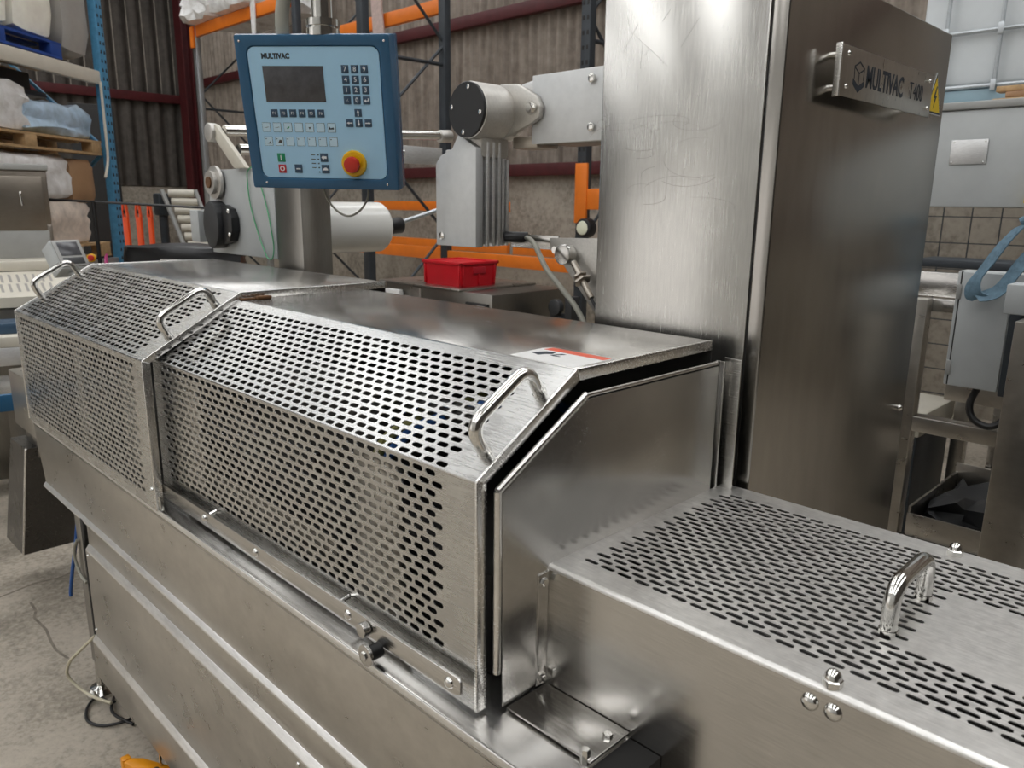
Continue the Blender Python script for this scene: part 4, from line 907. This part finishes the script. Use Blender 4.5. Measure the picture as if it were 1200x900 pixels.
# ------------------------------------------------------------------ rack along the back wall
br_ = thing('warehouse_rack', 'long back-wall rack with orange beams and dark uprights', 'pallet rack', (-8.5, 5.5, 0))
def up2(x, y, mat, h=5.6, holes=False):
    o = B().box((x-0.05, y-0.04, 0), (x+0.05, y+0.04, h), 0.005).build('upright', mat, br_)
    if holes:
        hb_ = B()
        for k in range(int(h/0.12)):
            for dx in (-0.024, 0.024):
                z = 0.1+k*0.12; hb_.box((x+dx-0.010, y-0.043, z-0.018), (x+dx+0.010, y-0.039, z+0.018))
        h_ = hb_.build('slot_holes', 'black_matt', o); h_['kind'] = 'stuff'
for x, mat, hl in ((-12.42, 'galv', False), (-9.45, 'rack_dark', False), (-6.54, 'rack_dark', False), (-4.62, 'rack_dark', True)):
    yr = 4.5 if x == -6.54 else 6.5
    up2(x, 5.5, mat, 5.6, hl); up2(x, yr, mat)
    for k in range(5):
        z0 = 0.4+k*0.95
        B().tube([(x, 5.5, z0), (x, yr, z0+0.95)] if k % 2 else [(x, yr, z0), (x, 5.5, z0+0.95)], 0.016, 6).build('brace', 'rack_dark', br_)
    B().tube([(x, 5.5, 3.05), (x, yr, 3.05)], 0.02, 6).build('brace', 'rack_dark', br_)
def beam(x0, x1, y, z, h=0.12): B().box((x0+0.05, y-0.03, z-h/2), (x1-0.05, y+0.03, z+h/2), 0.006).build('beam', 'orange', br_)
beam(-12.42, -9.45, 5.5, 4.16, 0.16)
beam(-9.45, -6.54, 5.5, 3.62, 0.14)
beam(-6.54, -4.62, 5.5, 4.5, 0.14)
beam(-9.45, -6.54, 5.5, 1.12, 0.13); beam(-6.54, -4.62, 5.5, 1.10, 0.12); beam(-9.45, -6.54, 6.5, 1.62, 0.12)
beam(-9.45, -6.54, 6.5, 1.14, 0.12); beam(-6.54, -4.62, 6.5, 1.14, 0.12)
B().box((-12.47, 5.42, 3.92), (-12.36, 5.455, 4.22), 0.004).build('beam_bracket', 'orange', br_)
B().box((-4.665, 5.43, 1.50), (-4.53, 5.456, 2.02), 0.004).build('beam_bracket', 'orange', br_)
B().box((-4.56, 5.44, 1.62), (-4.30, 5.48, 1.80), 0.004).build('beam_bracket', 'orange', br_)
for k, (x, y, sx_, sz, lab) in enumerate(((-12.1, 5.5, 0.45, 0.34, 'left crumpled white film bundle on the top orange beam'), (-11.0, 5.5, 0.55, 0.40, 'larger crumpled white film bundle on the top orange beam'))):
    tag(lump(B(), (x-sx_, y-0.18, 4.24), (x+sx_, y+1.0, 4.24+sz*2), 6, 0.06, 30+k).build('film_bundle', 'wrap_white'), lab, 'plastic bundle')
tag(B().prism([(-10.55, 4.9), (-10.40, 4.9), (-10.42, 4.05), (-10.47, 3.6), (-10.53, 3.9)], 'y', 5.44, 5.455).build('film_strip', 'wrap_white'), 'white film strip dangling over the top orange beam', 'plastic strip')
tag(B().prism([(-7.75, 4.4), (-7.5, 4.4), (-7.52, 3.75), (-7.46, 3.30), (-7.60, 3.36), (-7.68, 3.45)], 'y', 5.42, 5.44).build('film_strip', 'rag_pink'), 'pinkish plastic strips hanging behind the control panel', 'plastic strip')
wl = thing('work_lamp', 'small round work lamp below the orange bracket on the back rack', 'lamp', (-4.50, 5.38, 1.46))
B().cyl((-4.50, 5.46, 1.46), (-4.50, 5.36, 1.46), 0.085, 22, bev=0.01).build('lamp_housing', 'black', wl)
B().lathe((-4.50, 5.36, 1.46), (0.2, -1, 0), [(0, 0.062), (0.012, 0.055), (0.018, 0.02)], 20).build('lens', 'lens_white', wl)
# red crate on a steel machine
mb = thing('steel_bench_machine', 'low grey steel machine box carrying the red crate', 'machine', (-4.2, 4.0, 0))
B().box((-4.95, 3.55, 0.75), (-3.75, 4.3, 1.065), 0.008).build('housing', 'steel_dark', mb)
B().box((-5.0, 3.52, 1.065), (-4.05, 4.3, 1.08), 0.004).build('top_plate', 'steel_body', mb)
B().box((-4.62, 3.53, 0.82), (-4.50, 3.55, 1.05), 0.004).build('strap_plate', 'steel_body', mb)
B().box((-4.90, 3.50, 0.90), (-4.72, 3.55, 1.02), 0.008).build('white_block', 'sticker_white', mb)
B().box((-4.0, 3.53, 0.88), (-3.78, 3.552, 1.00), 0.004).build('recess', 'black_matt', mb)
B().cyl((-3.93, 3.50, 0.94), (-3.93, 3.56, 0.94), 0.035, 16, bev=0.004).build('knob', 'alu', mb)
B().box((-3.88, 3.50, 0.885), (-3.80, 3.54, 0.985), 0.004).build('clamp', 'alu', mb)
for x in (-4.9, -3.85):
    for y in (3.62, 4.22): B().box((x-0.03, y-0.03, 0), (x+0.03, y+0.03, 0.75)).build('leg', 'steel_dark', mb)
rc = thing('red_crate', 'bright red plastic crate standing on the grey steel machine', 'crate', (-4.34, 3.78, 1.08), 0)
cr = B(); cr.hexa([(-0.20, -0.165, 0), (0.20, -0.165, 0), (0.20, 0.165, 0), (-0.20, 0.165, 0)], [(-0.212, -0.177, 0.165), (0.212, -0.177, 0.165), (0.212, 0.177, 0.165), (-0.212, 0.177, 0.165)])
cr.build('body', 'crate_red', rc, local=True)
rim = B(); rim.box((-0.222, -0.187, 0.155), (0.222, -0.168, 0.178), 0.004).box((-0.222, 0.168, 0.155), (0.222, 0.187, 0.178), 0.004).box((-0.222, -0.187, 0.156), (-0.203, 0.187, 0.177), 0.004).box((0.203, -0.187, 0.156), (0.222, 0.187, 0.177), 0.004)
rim.build('rim', 'crate_red', rc, local=True)
for x in (-0.19, 0.19): lb_(rc, 'rib', 'crate_red', (x-0.008, -0.182, 0.01), (x+0.008, -0.165, 0.158), 0.003)
for y in (-0.15, 0.0, 0.15): lb_(rc, 'rib', 'crate_red', (0.195, y-0.008, 0.01), (0.214, y+0.008, 0.158), 0.003)
B().box((0.205, -0.06, 0.09), (0.2165, 0.06, 0.14), 0.004).build('handle_recess', 'key_red', rc, local=True)
bk = thing('bearing_block', 'dark round bearing block standing behind the motor cable', 'machine part', (-3.45, 4.0, 0))
B().cyl((-3.58, 3.98, 0.965), (-3.58, 4.03, 0.965), 0.055, 18, bev=0.006).build('wheel', 'motor_black', bk)
B().box((-3.47, 3.97, 0.88), (-3.41, 4.05, 1.05), 0.004).build('block', 'motor_black', bk)
B().box((-3.66, 4.03, 0.86), (-3.40, 4.07, 0.92), 0.004).build('base', 'motor_black', bk)
B().box((-3.56, 3.99, 0), (-3.50, 4.05, 0.9)).build('stand', 'rack_dark', bk)
lm = thing('low_machine', 'dark low machine behind the film roll', 'machine', (-5.6, 3.4, 0))
B().box((-5.9, 3.1, 0), (-5.25, 3.7, 1.0), 0.01).build('housing', 'rack_dark', lm)
B().cyl((-4.93, 2.86, 0.0), (-4.93, 2.86, 1.16), 0.055, 14).build('orange_post', 'rack_dark', lm)
B().cyl((-4.93, 2.86, 1.10), (-4.93, 2.86, 1.24), 0.06, 14).build('post_cap', 'orange', lm)
B().box((-5.35, 2.95, 0.86), (-5.15, 3.1, 1.06), 0.01).build('pale_cover', 'sticker_white', lm)

# ------------------------------------------------------------------ right-hand background
def ibc(x0, y0, z0, label):
    t = thing('ibc_tank', label, 'liquid tank', (x0+0.6, y0+0.5, z0), group='caged liquid tanks')
    B().box((x0+0.03, y0+0.03, z0+0.14), (x0+1.17, y0+0.97, z0+1.12), 0.03, 3).build('bottle', 'ibc_white', t)
    B().box((x0, y0, z0), (x0+1.2, y0+1.0, z0+0.05), 0.006).build('pallet_base', 'ibc_blue', t)
    B().box((x0, y0+0.002, z0+0.05), (x0+0.62, y0+0.03, z0+0.125), 0.004).build('pallet_side', 'ibc_blue', t)
    for x in (x0+0.06, x0+0.6, x0+1.14): B().box((x-0.05, y0+0.03, z0+0.05), (x+0.05, y0+0.97, z0+0.14)).build('pallet_runner', 'ibc_blue', t)
    for k in range(4):
        z = z0+0.14+k*0.285
        B().tube([(x0, y0, z), (x0+1.2, y0, z), (x0+1.2, y0+1.0, z), (x0, y0+1.0, z), (x0, y0, z)], 0.012, 8, corner=0.03).build('cage_tube', 'galv', t)
    for k in range(5):
        x = x0+0.175+0.27*(k-0)
        if x > x0+1.18: continue
        B().tube([(x, y0-0.012, z0+0.12), (x, y0-0.016, z0+1.08)], 0.011, 8).build('cage_tube', 'galv', t)
        for j in range(4):
            z = z0+0.14+j*0.285
            B().box((x-0.014, y0-0.028, z-0.03), (x+0.014, y0-0.02, z+0.03), 0.003).build('tube_clamp', 'galv', t)
    return t
ibc(-1.76, 5.0, 2.185, 'white liquid tank in a galvanised cage high behind the cabinet')
st = thing('storage_shelf', 'steel shelf stand carrying the caged white tank', 'shelf', (-1.2, 5.5, 0))
for x in (-1.9, 0.3):
    for y in (5.1, 5.85): B().box((x-0.04, y-0.04, 0), (x+0.04, y+0.04, 2.18)).build('post', 'rack_dark', st)
B().box((-1.94, 4.66, 2.13), (0.34, 5.95, 2.185)).build('deck', 'mid_grey', st)
pk = thing('plank_stack', 'small stack of wooden battens beside the caged tank', 'timber', (-0.9, 4.74, 2.19))
for k in range(3):
    for j in range(2):
        B().box((-1.235+j*0.34+0.05*(k % 2), 4.70+0.02*k, 2.19+k*0.032), (-0.93+j*0.34+0.05*(k % 2), 4.82, 2.218+k*0.032), 0.003).build('batten', ('wood', 'carton_brown', 'wood')[(k+j) % 3], pk)
gb = thing('hopper_machine', 'big light grey machine box with a blank rating plate at the right', 'machine', (-0.6, 4.2, 0))
B().box((-1.17, 3.60, 1.672), (0.60, 4.60, 2.055), 0.01).build('hopper_box', 'light_grey', gb)
B().box((-1.18, 3.59, 2.055), (0.61, 4.61, 2.085), 0.006).build('hopper_lid', 'mid_grey', gb)
rp_ = B().box((-1.070, 3.594, 1.842), (-0.935, 3.60, 1.938), 0.002).build('rating_plate', 'alu', gb)
for (x, z) in ((-1.06, 1.85), (-0.945, 1.85), (-1.06, 1.93), (-0.945, 1.93)): B().dome((x, 3.594, z), (0, -1, 0), 0.004, 0.003, 8).build('rivet', 'chrome', rp_)
for y in (3.7, 4.6): B().box((0.45, y-0.05, 0), (0.55, y+0.05, 1.68)).build('leg', 'steel_body', gb); B().box((-0.20, y-0.04, 0), (-0.12, y+0.04, 1.68)).build('leg', 'steel_body', gb)
B().box((-0.775, 3.55, 1.69), (-0.755, 3.592, 1.74), 0.002).build('yellow_tab', 'warn_yellow', gb)
B().box((-1.05, 3.30, 1.444), (0.2, 3.50, 1.475), 0.004).build('cross_beam', 'rack_dark', gb)
sf = thing('conveyor_frame', 'stainless tube frame with bright sheet and lower drawer at the right', 'machine frame', (-0.7, 3.2, 0))
B().box((-0.985, 3.10, 1.352), (-0.30, 3.14, 1.440), 0.002).build('bright_sheet', 'fold', sf)
B().box((-0.99, 3.06, 1.300), (-0.30, 3.10, 1.348), 0.004).build('top_rail', 'steel_h', sf)
for x in (-0.965, ): B().box((x-0.02, 3.0, 0), (x+0.065, 3.06, 1.35), 0.005).build('leg', 'steel_body', sf)
B().box((-0.30, 3.0, 0), (-0.24, 3.06, 1.35), 0.005).build('leg', 'steel_body', sf)
for x in (-0.965, -0.28): B().box((x-0.02, 3.86, 0), (x+0.04, 3.92, 1.0), 0.005).build('leg', 'steel_body', sf)
B().box((-0.90, 3.0, 0.860), (-0.28, 3.06, 0.918), 0.004).build('middle_rail', 'steel_body', sf)
B().box((-0.90, 3.35, 0.92), (-0.28, 3.42, 1.0), 0.004).build('middle_rail', 'steel_body', sf)
B().box((-0.78, 3.63, 0.0), (-0.735, 3.67, 0.93), 0.004).build('middle_post', 'steel_body', sf)
B().box((-0.90, 3.0, 0.385), (-0.28, 3.06, 0.44), 0.004).build('lower_rail', 'steel_body', sf)
dw = thing('sheet_tray', 'open grey sheet metal tray in the lower part of the tube frame', 'tray', (-0.72, 3.3, 0.44))
for a, c in (((-0.88, 3.02, 0.44), (-0.50, 3.03, 0.535)), ((-0.88, 3.60, 0.44), (-0.50, 3.61, 0.60)), ((-0.88, 3.03, 0.44), (-0.87, 3.60, 0.56)), ((-0.51, 3.03, 0.44), (-0.50, 3.60, 0.56))):
    B().box(a, c, 0.002).build('tray_side', 'steel_body', dw)
B().box((-0.88, 3.02, 0.44), (-0.50, 3.61, 0.446)).build('tray_floor', 'steel_dark', dw)
tag(lump(B(), (-0.84, 3.15, 0.446), (-0.58, 3.5, 0.56), 3, 0.03, 44).build('rubber_hose_pile', 'motor_black'), 'dark heap of rubber hose lying in the sheet metal tray', 'hose')
bm_ = thing('box_motor', 'dark boxed motor with pale lid behind the tube frame', 'motor', (-1.15, 3.8, 0))
B().box((-1.34, 3.5, 0.10), (-1.02, 3.95, 0.70), 0.01).build('housing', 'rack_dark', bm_)
B().box((-1.35, 3.49, 0.70), (-1.01, 3.96, 0.80), 0.012).build('lid', 'beige_plastic', bm_)
B().box((-1.34, 3.5, 0.0), (-1.02, 3.95, 0.10)).build('plinth', 'steel_dark', bm_)
jc = thing('junction_cabinet', 'light grey wall cabinet with hinged door hung on the tube frame', 'cabinet', (-0.70, 2.98, 1.07))
B().box((-0.791, 2.912, 1.072), (-0.40, 3.0, 1.464), 0.004).build('cabinet_body', 'light_grey', jc)
B().box((-0.774, 2.90, 1.074), (-0.625, 2.911, 1.462), 0.003).build('door', 'light_grey', jc)
B().box((-0.779, 2.905, 1.075), (-0.775, 2.913, 1.463)).build('door_gap', 'black_matt', jc)
for z in (1.135, 1.395): B().box((-0.786, 2.897, z-0.025), (-0.770, 2.905, z+0.025), 0.002).build('hinge', 'mid_grey', jc)
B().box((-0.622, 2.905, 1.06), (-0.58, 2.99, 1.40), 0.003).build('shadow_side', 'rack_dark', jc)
sp = thing('lifting_strap', 'worn pale blue lifting strap looped over the grey junction cabinet', 'strap', (-0.68, 2.85, 1.40))
def ribbon(par, nm, path, wv_, mat, th=0.004):
    q = B(); W = Vector(wv_); P = [Vector(p) for p in path]; fs = []
    N = []
    for i in range(len(P)):
        d = (P[min(i+1, len(P)-1)]-P[max(i-1, 0)]).normalized(); N.append(d.cross(W).normalized()*th)
    rings = [[q.bm.verts.new(p+a) for a in (-W/2-n_/2, W/2-n_/2, W/2+n_/2, -W/2+n_/2)] for p, n_ in zip(P, N)]
    for a, c in zip(rings, rings[1:]):
        for k in range(4): fs.append(q.bm.faces.new((a[k], a[(k+1) % 4], c[(k+1) % 4], c[k])))
    fs += [q.bm.faces.new(rings[0][::-1]), q.bm.faces.new(rings[-1])]
    bmesh.ops.recalc_face_normals(q.bm, faces=fs); return q.build(nm, mat, par, angle=60)
def smooth(P, n=5):
    P = [Vector(p) for p in P]; out = []
    for i in range(len(P)-1):
        p0 = P[max(i-1, 0)]; p1 = P[i]; p2 = P[i+1]; p3 = P[min(i+2, len(P)-1)]
        for k in range(n):
            t = k/n; out.append(0.5*((2*p1)+(-p0+p2)*t+(2*p0-5*p1+4*p2-p3)*t*t+(-p0+3*p1-3*p2+p3)*t**3))
    out.append(P[-1]); return out
ribbon(sp, 'strap_web', smooth([(-0.615, 2.85, 1.62), (-0.655, 2.85, 1.565), (-0.695, 2.85, 1.49), (-0.725, 2.85, 1.435), (-0.722, 2.85, 1.395), (-0.700, 2.85, 1.385)]), (0.048, -0.02, 0.026), 'strap_blue')
ribbon(sp, 'strap_web', smooth([(-0.712, 2.845, 1.388), (-0.68, 2.845, 1.395), (-0.645, 2.845, 1.42), (-0.60, 2.845, 1.50), (-0.55, 2.845, 1.58), (-0.50, 2.845, 1.68)]), (0.030, -0.02, -0.026), 'strap_blue')
hk = B().tube([(-0.50, 2.85, 1.62), (-0.55, 2.85, 1.67), (-0.62, 2.85, 1.63)], 0.012, 8, corner=0.04).build('strap_loop', 'strap_blue', sp)
cf = thing('square_column', 'wide grey stainless column with box beam at the right edge', 'machine frame', (-0.47, 2.65, 0))
B().box((-0.541, 2.60, 0), (-0.35, 2.70, 1.352), 0.005).build('post', 'steel_body', cf)
B().box((-0.597, 2.70, 1.358), (-0.30, 2.80, 1.448), 0.004).build('box_beam', 'light_grey', cf)
B().box((-0.35, 2.60, 1.26), (-0.2, 2.70, 1.352), 0.004).build('stay', 'steel_dark', cf)
B().box((-0.555, 2.72, 1.05), (-0.50, 2.80, 1.356), 0.003).build('web', 'rack_dark', cf)
tag(B().tube([(-0.70, 3.0, 1.07), (-0.72, 2.98, 1.00), (-0.70, 2.97, 0.95), (-0.64, 2.97, 0.93), (-0.60, 2.98, 0.97), (-0.60, 3.0, 1.07)], 0.012, 10, corner=0.03).build('looped_cable', 'black'), 'black cable looping below the grey junction cabinet', 'cable')
wm = thing('shadow_grid', 'grid of thin dark bars standing in for shadow lines on the back wall', 'shadow lines', (-1.8, 6.75, 0))  # dark bars stand in for shadow lines of the tank cage
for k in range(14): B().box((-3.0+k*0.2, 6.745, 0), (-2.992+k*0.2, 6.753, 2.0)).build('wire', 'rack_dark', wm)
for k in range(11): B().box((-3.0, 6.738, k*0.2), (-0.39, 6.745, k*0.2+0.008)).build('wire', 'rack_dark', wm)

dk = thing('tall_cupboard', 'tall dark cupboard standing far behind the blue rack upright', 'cupboard', (-10.5, 3.29, 0), rad(73))
lb_(dk, 'carcass', 'black_matt', (-0.24, -0.2, 0.0), (0.24, 0.2, 2.75), 0.01)
lb_(dk, 'door', 'black_matt', (-0.22, -0.215, 0.08), (0.22, -0.2, 2.70), 0.004)
dc = thing('dark_fill', 'wide near-black slab standing in for the shade above the wrapped loads', 'crate', world(RK, RZ, (-1.1, 0.62, 2.58)), RZ)  # near-black slab paints the shade inside the rack
lb_(dc, 'dark_slab', 'black_matt', (-0.85, -0.12, 0.0), (0.85, 0.30, 0.14), 0.01)
lb_(dc, 'support_rail', 'rack_dark', (-1.60, -0.12, -0.04), (1.05, 0.42, 0.0))
# fine scratches left on the cabinet front
sr_ = B(); rnd = random.Random(5)
def scratch(pts, w_=0.0005):
    for (a, c) in zip(pts, pts[1:]):
        d = Vector((c[0]-a[0], c[1]-a[1])); n_ = Vector((-d.y, d.x)).normalized()*w_
        sr_.quad((a[0]-n_.x, KY0-0.0003, a[1]-n_.y), (c[0]-n_.x, KY0-0.0003, c[1]-n_.y), (c[0]+n_.x, KY0-0.0003, c[1]+n_.y), (a[0]+n_.x, KY0-0.0003, a[1]+n_.y))
for k in range(16):
    cx_, cz_ = -0.93+rnd.uniform(-0.10, 0.10), 1.755+rnd.uniform(-0.09, 0.08); r_ = rnd.uniform(0.03, 0.10); t0 = rnd.uniform(0, 6.28); e_ = rnd.uniform(0.15, 0.5)
    scratch([(cx_+r_*cos(t0+k2*0.22), cz_+r_*e_*sin(t0+k2*0.22)) for k2 in range(rnd.randint(8, 20))], rnd.uniform(0.00012, 0.00025))
for k in range(8):
    cx_, cz_ = rnd.uniform(-1.04, -0.85), rnd.uniform(1.95, 2.05)
    scratch([(cx_, cz_), (cx_+rnd.uniform(-0.05, 0.05), cz_-rnd.uniform(0.01, 0.05))], 0.0002)
o = sr_.build('scratch_marks', 'steel_dark', kc); o['kind'] = 'stuff'

def groove(pts, w_, nm):
    q = B()
    for (a, c) in zip(pts, pts[1:]):
        d = Vector((c[0]-a[0], c[1]-a[1])); n_ = Vector((-d.y, d.x)).normalized()*w_
        q.quad((a[0]-n_.x, a[1]-n_.y, 0.0008), (c[0]-n_.x, c[1]-n_.y, 0.0008), (c[0]+n_.x, c[1]+n_.y, 0.0008), (a[0]+n_.x, a[1]+n_.y, 0.0008))
    return q.build(nm, 'floor_crack', bpy.data.objects['floor'])
groove([(-3.636, 0.391), (-3.663, 0.576), (-3.7, 0.714), (-3.684, 0.812), (-3.701, 0.866)], 0.006, 'floor_joint')
groove([(-3.524, 0.658), (-3.431, 0.655), (-3.375, 0.635), (-3.242, 0.644), (-3.133, 0.633), (-3.055, 0.63), (-2.963, 0.646)], 0.005, 'floor_crack')
